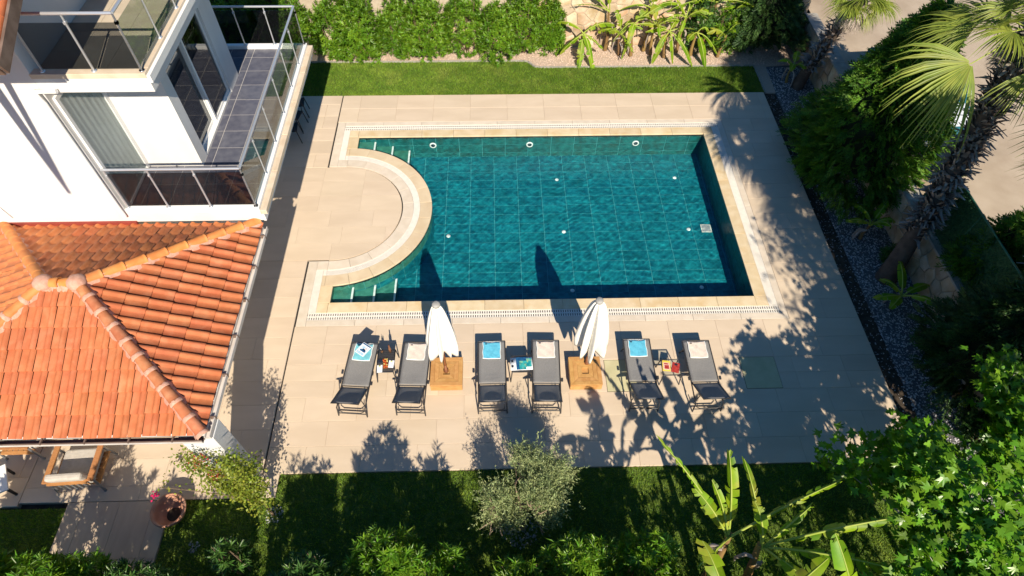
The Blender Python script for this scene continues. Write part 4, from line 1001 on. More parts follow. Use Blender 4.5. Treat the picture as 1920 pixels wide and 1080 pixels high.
# black chairs below the balcony
def black_chair(x, y, rz, label):
    o = empty('garden_chair', (x, y, 0), rz, label, 'chair', 'black chairs below the balcony'); B = m_['black_metal']
    MB().b2(-.22, .22, -.22, .22, .43, .455).build('seat', B, o, bevel=.01)
    for sx in (-1, 1):
        MB().tube([(sx * .2, -.2, .43), (sx * .23, -.27, 0)], .016, 6).build('leg', B, o); MB().tube([(sx * .2, .2, .43), (sx * .23, .26, 0)], .016, 6).build('leg', B, o)
        MB().tube([(sx * .2, .2, .44), (sx * .21, .30, .86)], .015, 6).build('back_post', B, o)
        MB().tube([(sx * .22, -.18, .44), (sx * .25, -.18, .64), (sx * .24, .25, .66)], .014, 6).build('armrest', B, o)
    for k in range(4): MB().box((0, .225 + k * .025, .54 + k * .09), (.40, .016, .05), rx=-.2).build('back_slat', B, o)
for (yy, lb) in ((15.45, 'black chair below the balcony, nearest to the camera'), (16.05, 'black chair below the balcony, second from the near end'), (16.65, 'black chair below the balcony nearest the lawn')):
    black_chair(-6.22, yy, R_(-90 + random.uniform(-12, 12)) + math.pi, lb)
o = empty('dining_table', (-7.05, 16.05, 0), 0, 'black table below the balcony behind the black chairs', 'table')
MB().b2(-.45, .45, -.9, .9, .71, .74).build('top', m_['black_metal'], o, bevel=.006)
for sx in (-1, 1):
    for sy in (-1, 1): MB().b2(sx * .4 - .025, sx * .4 + .025, sy * .84 - .025, sy * .84 + .025, 0, .71).build('leg', m_['black_metal'], o)

# terracotta bowl on the path edge
pc = g(332, 965, .0); o = empty('terracotta_pot', (pc.x - .02, pc.y - .02, 0), 0, 'wide terracotta pot beside the garden path', 'pot')
MB().lathe([(.0, .01), (.17, .0), (.24, .12), (.30, .30), (.335, .34), (.335, .375), (.295, .375), (.27, .30), (.16, .10), (.12, .08), (0, .08)], seg=40).build('bowl', m_['terracotta'], o)
MB().lathe([(0, .12), (.09, .115), (.135, .09)], seg=24).build('earth', m_['soil'], o)
# ================================================================ garden structure: lawns, gravel, stone walls, road, fence
GYB = 20.35                                  # face of the rear stone wall
WXR = 10.78                                  # face of the right-hand stone wall
def sheet(name, poly, z, material, kind='structure'):
    return tag(MB().prism(poly, z - .05, z).build(name, m_[material]), kind=kind)
lawn_b = [(-9, 17.58), (9.0, 17.58), (9.0, 19.06), (1.55, 19.06), (1.38, 19.10), (1.26, 19.22), (1.16, 19.38), (1.0, 19.44), (-9, 19.46)]
sheet('rear_lawn', lawn_b, -.045, 'lawn_soil')
lawn_f = [(-6.71, 1.0), (9.3, 1.0), (9.3, 4.85), (-4.63, 4.85), (-4.63, 4.36), (-6.71, 4.36)]
sheet('front_lawn', lawn_f, -.045, 'lawn_soil')
lawn_l = [(-14, 1.0), (-8.81, 1.0), (-8.81, 4.25), (-14, 4.25)]
sheet('side_lawn', lawn_l, -.045, 'lawn_soil')
sheet('rear_gravel_bed', [(-9, 19.53), (1.02, 19.51), (1.22, 19.44), (1.33, 19.28), (1.42, 19.17), (1.58, 19.13), (9.0, 19.13), (9.05, 17.6), (9.4, 17.6), (9.45, 19.1), (WXR, 19.2), (WXR, GYB), (-9, GYB)], -.05, 'gravel_pink_base')
sheet('side_soil_strip', [(DX1 + .02, 4.2), (DX1 + .42, 4.2), (DX1 + .42, 17.57), (DX1 + .02, 17.57)], -.075, 'soil')
sheet('side_gravel_bed', [(DX1 + .42, 3.0), (WXR, 3.0), (WXR, 19.15), (DX1 + .46, 19.05), (DX1 + .43, 17.6)], -.052, 'gravel_grey_base')
edge_line = [(-9, 19.49), (1.0, 19.475), (1.19, 19.41), (1.30, 19.25), (1.40, 19.135), (1.56, 19.095), (9.03, 19.095), (9.03, 17.6)]
eb = MB()
for a, b in zip(edge_line[:-1], edge_line[1:]):
    d = Vector((b[0] - a[0], b[1] - a[1], 0)); c = Vector((a[0] + b[0], a[1] + b[1], -.04)) / 2; c.z = -.03
    eb.box(c, (d.length + .02, .045, .06), math.atan2(d.y, d.x))
tag(eb.build('lawn_edging', m_['concrete']), kind='structure')
def in_poly(P, poly):
    x, y = P[:, 0], P[:, 1]; ins = np.zeros(len(P), bool); n = len(poly)
    for i in range(n):
        x0, y0 = poly[i - 1]; x1, y1 = poly[i]
        c = ((y0 > y) != (y1 > y)); t = (y - y0) / ((y1 - y0) if y1 != y0 else 1e-9); ins ^= c & (x < x0 + t * (x1 - x0))
    return ins
def scatter(poly, n):
    p = np.array(poly); lo, hi = p.min(0), p.max(0); A = np.prod(hi - lo); out = []; got = 0
    while got < n:
        q = rng.uniform(lo, hi, (n, 2)); q = q[in_poly(q, poly)]; out.append(q); got += len(q)
    return np.concatenate(out)[:n]
def blades(P, z, hmin, hmax, wd):
    n = len(P); a = rng.uniform(0, 2 * np.pi, n); h = rng.uniform(hmin, hmax, n); lean = rng.normal(0, .45, (n, 2)) * h[:, None]
    s = np.stack([np.cos(a), np.sin(a)], 1) * (wd * rng.uniform(.7, 1.3, n))[:, None]
    V = np.zeros((n, 3, 3)); V[:, 0, :2] = P - s; V[:, 1, :2] = P + s; V[:, 2, :2] = P + lean; V[:, :2, 2] = z; V[:, 2, 2] = z + h
    return V.reshape(-1, 3), np.arange(3 * n).reshape(-1, 3)
def grass(name, poly, n, label, hmin=.03, hmax=.075, extra=()):
    sets = [blades(scatter(poly, n), -.048, hmin, hmax, .009)]
    for poly2, n2, h2 in extra: sets.append(blades(scatter(poly2, n2), -.048, .05, h2, .011))
    V, T = merge(sets); o = link(name, tri_mesh(name, V, T), m_['grass']); return tag(o, label, 'grass', kind='stuff')
grass('grass', lawn_b, 95000, 'sunlit mown grass strip between rear deck edge and gravel bed', extra=[([(-5, 17.58), (9, 17.58), (9, 17.72), (-5, 17.72)], 5000, .10)])
grass('grass', [(-6.7, 2.2), (9.3, 2.2), (9.3, 4.84), (-4.63, 4.84), (-4.63, 4.36), (-6.7, 4.36)], 95000, 'shaded grass in front of the deck below the olive tree', .03, .08)
grass('grass', [(-12, 2.2), (-8.82, 2.2), (-8.82, 4.24), (-12, 4.24)], 16000, 'dark shaded grass left of the garden path')
mat('dry_grass', (.20, .14, .07), (.30, .22, .11), 8, .9, island=.3)
V, T = merge([blades(scatter([(.5, 17.58), (7.2, 17.58), (6.5, 17.74), (1.5, 17.70)], 2600), -.046, .01, .045, .010), blades(scatter([(-4, 17.58), (.5, 17.58), (.5, 17.65), (-4, 17.63)], 700), -.046, .01, .04, .010)])
tag(link('dry_grass', tri_mesh('dry_grass', V, T), m_['dry_grass']), 'brown dry grass fringe along the rear deck edge', 'grass', kind='stuff')
OCT = np.array([(1, 0, 0), (-1, 0, 0), (0, 1, 0), (0, -1, 0), (0, 0, 1), (0, 0, -1)], float)
OT = np.array([(0, 2, 4), (2, 1, 4), (1, 3, 4), (3, 0, 4), (2, 0, 5), (1, 2, 5), (3, 1, 5), (0, 3, 5)])
def pebbles(name, poly, n, r0, r1, z, material, label):
    P = scatter(poly, n); n = len(P); r = rng.uniform(r0, r1, (n, 1, 1)); V = OCT[None] * r * rng.uniform(.6, 1.3, (n, 6, 1)); V[:, :, 2] *= .65
    a = rng.uniform(0, 6.28, n); ca, sa = np.cos(a)[:, None], np.sin(a)[:, None]; x, y = V[:, :, 0] * ca - V[:, :, 1] * sa, V[:, :, 0] * sa + V[:, :, 1] * ca
    V[:, :, 0] = x + P[:, None, 0]; V[:, :, 1] = y + P[:, None, 1]; V[:, :, 2] += z + .4 * r[:, :, 0]
    T = (np.arange(n)[:, None, None] * 6 + OT[None]).reshape(-1, 3)
    return tag(link(name, tri_mesh(name, V.reshape(-1, 3), T), m_[material]), label, 'gravel', kind='stuff')
pebbles('gravel', [(-6, 19.55), (1.0, 19.55), (1.3, 19.3), (1.6, 19.16), (10.6, 19.16), (10.6, GYB), (-6, GYB)], 8000, .012, .026, -.05, 'pebble_pink', 'pinkish gravel bed at the foot of the rear stone wall')
pebbles('gravel', [(DX1 + .36, 4.2), (WXR, 3.6), (WXR, 19.0), (DX1 + .46, 19.0)], 9000, .012, .03, -.055, 'pebble_grey', 'grey white gravel bed beside the right deck edge')
pebbles('gravel', [(DX1 + .04, 4.3), (DX1 + .4, 4.3), (DX1 + .4, 17.5), (DX1 + .04, 17.5)], 500, .01, .022, -.078, 'pebble_grey', 'stray pebbles in the dark soil strip along the deck')
def pebble_ring(cx, cy, r, lb):
    P = [(cx + r * math.cos(a), cy + r * math.sin(a)) for a in np.linspace(0, 2 * math.pi, 20, endpoint=False)]
    pebbles('pebbles', P, int(1500 * r * r) + 10, .014, .028, -.045, 'pebble_grey', lb)
pebble_ring(.38, 3.62, .36, 'white pebbles round the foot of the olive tree')
pebble_ring(-4.61, 4.02, .2, 'white pebbles round the foot of the bougainvillea')
pebble_ring(-6.05, 3.45, .12, 'few white pebbles in the shaded grass near the path')

# crazy-paved stone walls: every stone a piece of its own
def stone_wall(name, label, length, height, place, size, seed, thick=.35, keep=None):
    """place(u, v, w) -> world point: u along, v up, w out of the face"""
    ra = np.random.default_rng(seed); nx, ny = max(2, int(length / size)), max(2, int(height / (size * .8)))
    pts = np.array([((i + .5 + ra.uniform(-.36, .36) + (.5 if j % 2 else 0)) * length / nx, (j + .5 + ra.uniform(-.34, .34)) * height / ny) for j in range(ny) for i in range(-1, nx + 1)])
    root = empty(name, place(0, 0, 0), 0, label, 'stone wall'); off = -root.location
    mb = MB(); P = [place(0, -.3, 0), place(length, -.3, 0), place(length, height, 0), place(0, height, 0)]; Q = [place(0, -.3, -thick), place(length, -.3, -thick), place(length, height, -thick), place(0, height, -thick)]
    mb.add(P + Q, [(0, 1, 2, 3), (4, 7, 6, 5), (3, 2, 6, 7), (0, 3, 7, 4), (1, 5, 6, 2)]); mb.build('mortar_core', m_['stone_mortar'], root, off)
    frame = [(0, 0), (length, 0), (length, height), (0, height)]
    for k, p in enumerate(pts):
        if keep and not keep(p[0], p[1]): continue
        d = np.hypot(*(pts - p).T); poly = frame
        for q in pts[np.argsort(d)[1:14]]:
            mx, my = (p + q) / 2; dx, dy = q - p
            a = (mx - dy * 9, my + dx * 9); b = (mx + dy * 9, my - dx * 9)
            poly = clip_convex(poly, [b, a, (a[0] - dx * 30, a[1] - dy * 30), (b[0] - dx * 30, b[1] - dy * 30)][::1]) if True else poly
            if len(poly) < 3: break
        if len(poly) < 3 or area(poly) < .004: continue
        c = np.mean(poly, axis=0); dep = ra.uniform(.018, .05)
        o1 = [c + (np.array(v) - c) * .93 for v in poly]; o2 = [c + (np.array(v) - c) * .80 + ra.uniform(-.006, .006, 2) for v in poly]; n = len(poly)
        vs = [place(v[0], v[1], -.01) for v in o1] + [place(v[0], v[1], dep * .7) for v in o1] + [place(v[0], v[1], dep) for v in o2]
        fs = [tuple(range(2 * n, 3 * n))] + [(r * n + i, r * n + (i + 1) % n, (r + 1) * n + (i + 1) % n, (r + 1) * n + i) for r in (0, 1) for i in range(n)]
        MB().add(vs, fs).build('stone', m_['stone'], root, off)
    return root
stone_wall('rear_stone_wall', 'irregular stone wall behind the banana plants and oleanders', 18.0, 2.3, lambda u, v, w_: Vector((-7.2 + u, GYB - w_, v)), .46, 3, keep=lambda u, v: u > 3.0 and (u > 8.2 or v < .9))
stone_wall('side_stone_wall', 'low stone retaining wall behind the palm trunk', 17.5, 1.15, lambda u, v, w_: Vector((WXR - w_, 20.3 - u, v)), .40, 5, keep=lambda u, v: u < 16.5)
rt = tag(MB().b2(-40, WXR + .3, GYB + .35, 60, 1.9, 2.2).build('upper_ground', m_['soil']), kind='structure')
rd = MB().add([(WXR + .36, -40, 1.0), (60, -40, 1.0), (60, GYB + .3, 1.0), (WXR + .36, GYB + .3, 1.0), (WXR + .34, GYB + .3, 1.0), (60, GYB + .3, 1.0), (60, 80, 1.0), (WXR + .34, 80, 1.0)], [(0, 1, 2, 3), (4, 5, 6, 7)])
tag(rd.build('road', m_['road']), kind='structure')
cp = empty('wall_coping', (WXR, 12, 0), 0, 'grey concrete coping on top of the low side wall', 'wall coping')
for k in range(12):
    ya = 2.9 + k * 1.45; MB().b2(-.05, .36, ya + .004 - 12, ya + 1.446 - 12, 1.15, 1.21).build('coping_block', m_['concrete'], cp, bevel=.008)
# leafy green fence panel on the wall
fc = empty('hedge_fence', (WXR + .12, 7.5, 1.21), 0, 'dark green leafy screen fence on the side wall, left of the road', 'fence')
F0, F1, FH = 2.5, 11.2, 1.45
for k in range(6):
    yy = F0 + (F1 - F0) * k / 5 - 7.5; MB().tube([(0, yy, 0), (0, yy, FH + .03)], .022, 8).build('post', m_['fence_rail'], fc)
MB().tube([(0, F0 - 7.5, FH), (0, F1 - 7.5, FH)], .022, 8).build('top_rail', m_['fence_rail'], fc)
MB().b2(.012, .022, F0 - 7.5, F1 - 7.5, .02, FH - .02).build('mesh_sheet', m_['fence_green'], fc)
n = 26000; P = np.stack([rng.uniform(-.05, .035, n), rng.uniform(F0, F1, n) - 7.5, rng.uniform(.02, FH + .01, n)], 1)
D = rdir(n) * .6 + np.array([-.25, 0, -.35]); V, T = leaf_set(P, D, rdir(n), rng.uniform(.04, .07, n), .014)
tag(link('needle_cover', tri_mesh('needle_cover', V, T), m_['fence_green'], fc), kind='stuff')

# parked car beyond the wall
def car(x, y, z, rz, label):
    o = empty('parked_car', (x, y, z), rz, label, 'car')
    L, W = 3.9, 1.68
    prof = [(-1.95, .28), (-1.95, .62), (-1.80, .78), (-.95, .90), (-.35, 1.38), (.85, 1.42), (1.55, .98), (1.92, .92), (1.95, .55), (1.93, .28)]
    n = len(prof); vs = []
    for sx, ins in ((-1, 0), (-1, 1), (1, 1), (1, 0)):
        pass
    rows = []
    for wv in (-.5, -.44, .44, .5):
        row = []
        for (yy, zz) in prof:
            tuck = .10 if zz > 1.2 else (.04 if zz < .4 else 0)
            e = .03 if abs(wv) == .5 else 0
            row.append((wv * W * (1 - tuck * (1 if abs(wv) == .5 else .6)), yy, zz - e))
        rows.append(row)
    vs = [v for r in rows for v in r]
    fs = [(r * n + i, r * n + i + 1, (r + 1) * n + i + 1, (r + 1) * n + i) for r in range(3) for i in range(n - 1)] + [tuple(range(n - 1, -1, -1)), tuple(range(3 * n, 4 * n))]
    MB().add(vs, fs, False).build('body', m_['car_paint'], o, bevel=.03)
    MB().add([(-.66, -.90, .955), (.66, -.90, .955), (.60, -.40, 1.365), (-.60, -.40, 1.365)], [(0, 1, 2, 3)]).build('windscreen', m_['car_glass'], o, (0, -.012, .012))
    MB().add([(.62, 1.50, 1.03), (-.62, 1.50, 1.03), (-.58, .92, 1.40), (.58, .92, 1.40)], [(0, 1, 2, 3)]).build('rear_window', m_['car_glass'], o, (0, .012, .012))
    for s in (-1, 1):
        q = [(s * W * .5, -.72, .93), (s * W * .5, 1.30, .98), (s * W * .462, .80, 1.35), (s * W * .462, -.28, 1.33)]
        MB().add([(v[0] + s * .012, v[1], v[2]) for v in q], [(0, 1, 2, 3) if s > 0 else (3, 2, 1, 0)]).build('side_window', m_['car_glass'], o)
        mr = MB().box((s * (W / 2 + .10), -.62, 1.0), (.16, .10, .12)).build('mirror', m_['car_white'], o, bevel=.03)
        hl = MB().box((s * .62, -1.93, .66), (.32, .10, .14)).build('headlight', m_['car_white'], o, bevel=.03)
        for yy in (-1.22, 1.22):
            wh = MB().lathe([(.31, -.10), (.31, .10)], seg=24).lathe([(.0, .09), (.2, .10), (.31, .10)], seg=24).lathe([(.0, -.09), (.2, -.10), (.31, -.10)], seg=24).build('wheel', m_['tyre'], o, (s * (W / 2 - .10), yy, .31), (0, math.pi / 2, 0))
            MB().lathe([(0, .115), (.19, .105), (.2, .09)], seg=20).lathe([(0, -.115), (.19, -.105), (.2, -.09)], seg=20).build('rim', m_['grey_metal'], wh)
    MB().b2(-.80, .80, -1.97, -1.93, .34, .5).build('bumper', m_['car_white'], o, bevel=.02)
    MB().add([(-.72, -1.78, .80), (.72, -1.78, .80), (.70, -.98, .915), (-.70, -.98, .915)], [(0, 1, 2, 3)]).build('bonnet', m_['car_white'], o, (0, 0, .012))
car(12.45, 15.3, 1.0, R_(4), 'blue parked car on the road, mostly hidden by palm and conifer')
# ================================================================ plants
def stems(cx, cy, h, n, spread, r, material, parent, seed, bend=.2, z0=-.03):
    ra = random.Random(seed); mb = MB()
    for k in range(n):
        a = ra.uniform(0, 6.28); s = spread * ra.uniform(.3, 1); top = Vector((cx + s * math.cos(a), cy + s * math.sin(a), h * ra.uniform(.75, 1)))
        b = Vector((cx + .1 * math.cos(a), cy + .1 * math.sin(a), z0)); pts = []
        for t in np.linspace(0, 1, 6):
            p = b.lerp(top, t); p.x += bend * math.sin(t * 3) * math.cos(a) * s * .5; p.y += bend * math.sin(t * 3) * math.sin(a) * s * .5; pts.append(p)
        mb.tube(pts, [r * (1 - .7 * t) for t in np.linspace(0, 1, 6)], 6)
    return mb.build('stem', m_[material], parent)
def whorls(P, D, k, L0, L1, W, spread0, spread1, back):
    """k leaves round each shoot tip P pointing along D"""
    n = len(P); P = np.repeat(P, k, 0); D0 = np.repeat(unit(D), k, 0); N = n * k
    r = rdir(N); side = unit(np.cross(D0, r)); sp = rng.uniform(spread0, spread1, (N, 1))
    dirs = D0 * np.cos(sp) + side * np.sin(sp); base = P - D0 * rng.uniform(0, back, (N, 1))
    nor = D0 * np.sin(sp) - side * np.cos(sp) * .6 + rdir(N) * .25
    return leaf_set(base, dirs, nor, rng.uniform(L0, L1, N), W * 1.0, .22, .12)
def oleander(cx, cy, rx, ry, h, n, label, seed, material='oleander', group='oleander shrubs', k=15, zmin=.12, leaf=(.11, .18, .03), name='oleander_shrub'):
    o = empty(name, (cx, cy, 0), 0, label, 'shrub', group)
    stems(0, 0, h * .85, 8, min(rx, ry) * .8, .018, 'stem', o, seed)
    u = rdir(n); u[:, 2] = np.abs(u[:, 2]) * 1.0 - .15 * (rng.random(n) < .3)
    rad = rng.uniform(.62, 1.0, (n, 1)) ** .7 * (1 + .14 * np.sin(u[:, :1] * 5 + seed) * np.cos(u[:, 1:2] * 6 + seed * 2))
    P = u * rad * np.array([rx, ry, h * (1 - zmin)]) + np.array([0, 0, h * zmin]); P[:, 2] = np.maximum(P[:, 2], .08)
    D = unit(u * np.array([1, 1, .8]) + np.array([0, 0, .75]) + rdir(n) * .35)
    V, T = whorls(P, D, k, *leaf, .35, 1.25, .13)
    c = link('crown', tri_mesh('crown', V, T), m_[material], o); return o
# rear row against the stone wall
rear = [(-5.6, 19.95, .75, .55, 2.1), (-4.5, 19.9, .8, .55, 2.2), (-3.35, 19.95, .85, .6, 2.35), (-2.2, 19.9, .75, .5, 2.2), (-1.1, 19.95, .8, .6, 2.3), (.05, 19.9, .75, .55, 2.2), (1.1, 19.95, .75, .55, 2.15), (1.95, 20.05, .5, .45, 2.0)]
rl = ['oleander shrub at the far left behind the balcony corner', 'second oleander from the balcony along the rear wall', 'third oleander from the balcony along the rear wall', 'fourth oleander from the balcony along the rear wall',
      'fifth oleander from the balcony along the rear wall', 'sixth oleander from the balcony along the rear wall', 'seventh oleander from the balcony, bare ground at its foot', 'oleander shrub next to the leftmost banana plant']
for i, ((x, y, rx, ry, h), lb) in enumerate(zip(rear, rl)): oleander(x + (.12, -.1, .1, -.12, .1, .05, -.05, 0)[i], y + (.1, -.12, .12, -.05, .15, -.1, .12, .1)[i], rx * (1.1, 1.0, .98, 1.1, 1.0, .9, 1.05, 1.1)[i], ry * (1.1, 1.3, 1.0, 1.3, .95, 1.25, 1.0, 1)[i], h + .3 * math.sin(i * 2.3), 500, lb, i, group='oleanders along the rear wall')
for i, (x, lb) in enumerate(((-5.35, 'small leafy oleander shoot below the balcony corner'), (-4.35, 'low oleander shoot in front of the rear hedge, left of centre'), (-3.05, 'low oleander shoot in the gravel in front of the hedge'))):
    oleander(x, 19.62 if i == 0 else 19.68, .38, .22, .75, 60, lb, 30 + i, group='low oleander shoots in the gravel')
oleander(8.0, 20.0, .55, .4, 1.7, 130, 'fresh green shrub right of the rear banana plants', 41, 'oleander')

for i, (x, h, lb) in enumerate(((-6.85, 2.2, 'oleander behind the house, seen through the rear balcony glass on its right'), (-7.9, 2.4, 'oleander behind the house, seen through the middle of the rear balcony glass'), (-9.0, 2.2, 'oleander behind the house, leftmost behind the rear balcony glass'))):
    oleander(x, 19.95, .85, .65, h, 420, lb, 20 + i, group='oleanders behind the house')
for i, (x, y, lb) in enumerate(((10.25, 7.7, 'low dark plant in the side bed between the small bananas'), (10.4, 5.3, 'low dark plant in the side bed near the lower right fig'), (10.45, 10.35, 'low dark plant behind the palm foot'), (9.95, 15.5, 'low dark plant in the side bed beyond the conifer'))):
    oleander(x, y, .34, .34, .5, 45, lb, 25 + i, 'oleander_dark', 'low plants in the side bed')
# near row below the camera, tops showing along the lower picture edge
near = [(-9.3, 2.2, .55, .5, 2.2, 110, 'broad leaf yellow green shrub at the lower left corner'), (-7.55, 2.15, .78, .5, 2.3, 250, 'bushy oleander at the lower left over the path end'),
        (-6.3, 2.05, .55, .45, 2.0, 90, 'thin oleander right of the path end at the bottom edge'), (-4.95, 2.45, .30, .30, 1.7, 26, 'single oleander shoot standing alone at the bottom left'),
        (-3.4, 1.95, .6, .5, 2.3, 90, 'dark oleander at the bottom edge left of the tall bushy one'), (-2.0, 2.2, .75, .55, 2.55, 260, 'tall bushy oleander at the bottom edge left of the olive'), (-1.0, 2.0, .5, .45, 2.3, 100, 'narrow oleander at the bottom edge just left of the olive'),
        (.3, 1.85, .6, .45, 2.1, 90, 'low oleander at the bottom edge below the olive tree'), (1.35, 2.1, .7, .5, 2.35, 220, 'bushy oleander at the bottom edge right of the olive'), (2.5, 2.15, .65, .5, 2.45, 200, 'yellowish oleander at the bottom edge beside the large banana')]
for i, (x, y, rx, ry, h, n_, lb) in enumerate(near):
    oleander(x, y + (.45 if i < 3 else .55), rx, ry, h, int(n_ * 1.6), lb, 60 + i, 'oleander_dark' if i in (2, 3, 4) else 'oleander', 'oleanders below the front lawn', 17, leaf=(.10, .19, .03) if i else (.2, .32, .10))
hl_ = ['leftmost of the row', 'over the path', 'second after the path', 'third after the path', 'fourth after the path', 'straight below the olive', 'right of the olive', 'beside the left tall banana', 'rightmost of the row', 'between the two tall bananas', 'right of the tall bananas']
# a taller row behind, out of the picture: it shades the front lawn
for i, (x, h) in enumerate(((-8.6, 2.9), (-6.9, 2.7), (-5.2, 2.4), (-3.6, 2.8), (-2.2, 3.05), (-.7, 2.6), (.9, 2.75), (2.2, 2.9), (6.9, 2.5), (3.7, 2.4), (5.0, 2.3))):
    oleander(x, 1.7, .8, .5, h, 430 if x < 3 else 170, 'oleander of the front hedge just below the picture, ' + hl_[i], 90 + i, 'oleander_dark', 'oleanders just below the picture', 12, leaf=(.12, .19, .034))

# ---- banana plants
def banana_leaf(p0, p2, lift, W, torn, seed, parent, droop=.5, roll=0.0, petiole=.22):
    ra = random.Random(seed); p0, p2 = Vector(p0), Vector(p2); L = (p2 - p0).length; p1 = p0.lerp(p2, .45) + Vector((0, 0, lift)); N = 34
    C = [(p0 * (1 - t) ** 2 + p1 * 2 * t * (1 - t) + p2 * t * t) for t in np.linspace(0, 1, N + 1)]
    rib = MB().tube([C[i] for i in range(0, N + 1, 2)], [.022 * (1 - .85 * i / N) + .003 for i in range(0, N + 1, 2)], 6)
    V = []; T = []; i0 = int(N * petiole)
    for side in (-1, 1):
        i = i0
        while i < N:
            step = ra.randint(1, 3) if ra.random() < torn else ra.randint(5, 9); j = min(i + step, N); ang = -(droop + ra.uniform(-.45, .65) * torn) + .12
            gap = .010 * torn + .001; shr = ra.uniform(.68, 1.0) if torn > .3 else ra.uniform(.93, 1); adv = ra.uniform(-.05, .09) * torn
            for q in range(i, j + 1):
                t = min(max((q - i0) / (N - i0), 0), 1); w_ = W * .5 * (math.sin(math.pi * (t * .93 + .05) ** .85) ** .42) * shr
                tg = (C[min(q + 1, N)] - C[max(q - 1, 0)]).normalized(); S = tg.cross(Vector((0, 0, 1))); S = S.normalized() if S.length > 1e-4 else Vector((1, 0, 0)); U = S.cross(tg)
                if roll: S, U = S * math.cos(roll) + U * math.sin(roll), U * math.cos(roll) - S * math.sin(roll)
                d1 = S * side * math.cos(ang * .4) + U * math.sin(ang * .4); d2 = S * side * math.cos(ang) + U * math.sin(ang)
                off = tg * (gap * (1 if q == i else (-1 if q == j else 0)) + adv); b = C[q]; m1 = b + d1 * w_ * .5 + off * .5; m2 = m1 + d2 * w_ * .5 + off
                V += [b, m1, m2]
                if q > i:
                    n = len(V); a = [n - 6, n - 5, n - 4, n - 3, n - 2, n - 1]
                    for f in ((a[0], a[1], a[4]), (a[0], a[4], a[3]), (a[1], a[2], a[5]), (a[1], a[5], a[4])): T.append(f if side > 0 else f[::-1])
            i = j
    lf = link('leaf', tri_mesh('leaf', np.array([tuple(v) for v in V]), np.array(T), True), m_['banana'], parent)
    rib.build('midrib', m_['banana_rib'], lf); return lf
def banana(base, top, leaves, label, seed, r=.075, group='banana plants', torn=.25, W=.42, dead=2):
    base, top = Vector(base), Vector(top); o = empty('banana_plant', base, 0, label, 'banana plant', group); ra = random.Random(seed); tp = top - base
    st = MB(); pts = [tp * t + Vector((.05 * math.sin(t * 3 + seed), .04 * math.sin(t * 2), 0)) for t in np.linspace(0, 1, 8)]
    st.tube(pts, [r * (1.15 - .6 * t) for t in np.linspace(0, 1, 8)], 10); st.build('stem', m_['banana_stem'], o)
    for k, lf in enumerate(leaves):
        tip, lift = lf[0], lf[1]; w_ = lf[2] if len(lf) > 2 else W; tr = lf[3] if len(lf) > 3 else torn; rl_ = lf[4] if len(lf) > 4 else 0
        banana_leaf(tp * ra.uniform(.94, 1.0), Vector(tip) - base, lift, w_ * (.8 if seed > 200 else 1), tr, seed * 20 + k, o, roll=rl_, droop=lf[5] if len(lf) > 5 else .5)
    for k in range(dead):
        a = ra.uniform(0, 6.28); p = tp * ra.uniform(.5, .85); d = Vector((math.cos(a), math.sin(a), 0))
        MB().tube([p, p + d * .18 + Vector((0, 0, -.05)), p + d * .24 + Vector((0, 0, -.4)), p + d * .2 + Vector((0, 0, -.62))], [.03, .035, .03, .008], 5).build('dead_leaf', m_['palm_dry'], o)
    return o
def rnd_leaves(top, n, L, seed, el=(.1, 1.0), lift=.25, az=None):
    ra = random.Random(seed); out = []
    for k in range(n):
        a = (az[k] if az else 6.28 * k / n + ra.uniform(-.4, .4)); e = ra.uniform(*el); l = L * ra.uniform(.7, 1.1)
        out.append((Vector(top) + Vector((math.cos(a) * math.cos(e) * l, math.sin(a) * math.cos(e) * l, math.sin(e) * l)), lift * ra.uniform(.6, 1.4)))
    return out
def at_px(px, py, y):                         # a point on the vertical plane y
    return aty(px, py, y)
# rear bananas in front of the stone wall: tips read off the photograph, depth from the bed they grow in
rb = [((3.0, 19.6, 0), (3.02, 19.6, .95), [((1085, 130), 19.0, .25), ((1112, 138), 18.95, .35), ((1045, 42), 19.9, .3), ((1050, 100), 19.4, .25), ((1152, 46), 19.8, .35), ((1105, 95), 19.3, .3), ((1130, 92), 19.4, .15)], 'leftmost banana plant of the rear bed, long leaf hanging over the lawn'),
      ((4.75, 19.7, 0), (4.75, 19.75, 1.2), [((1150, 78), 19.4, .3), ((1178, 82), 19.2, .3), ((1250, 52), 19.6, .35), ((1215, 20), 20.0, .3), ((1165, 110), 19.3, .25), ((1260, 2), 20.0, .3)], 'second banana plant from the left in the rear bed'),
      ((5.95, 19.6, 0), (5.95, 19.6, 1.0), [((1222, 120), 19.1, .35), ((1210, 60), 19.5, .3), ((1298, 124), 19.0, .4), ((1262, 118), 19.1, .3), ((1302, 55), 19.7, .3), ((1272, 35), 19.9, .3)], 'third banana plant of the rear bed with two drooping leaves'),
      ((6.95, 19.7, 0), (6.95, 19.7, .9), [((1322, 126), 19.0, .3), ((1345, 102), 19.3, .3), ((1330, 60), 19.6, .3), ((1290, 75), 19.4, .25)], 'low banana plant of the rear bed at the shade edge'),
      ((7.4, 20.05, 0), (7.45, 20.1, 1.75), [((1250, 22), 19.8, .45), ((1440, 32), 19.8, .5), ((1320, -20), 20.6, .4), ((1380, -20), 20.5, .4), ((1300, -5), 19.9, .4)], 'tallest banana plant of the rear bed with arching leaves'),
      ((5.3, 20.0, 0), (5.3, 20.0, 1.6), [((1230, -10), 19.7, .4), ((1160, 20), 19.9, .35), ((1200, -25), 20.3, .4), ((1280, 10), 19.9, .3)], 'tall thin banana plant close to the rear wall'),
      ((3.9, 20.05, 0), (3.9, 20.05, 1.5), [((1075, 10), 20.0, .2), ((1090, -15), 20.2, .3), ((1140, -20), 20.2, .3)], 'banana plant with yellowed leaves close to the rear wall')]
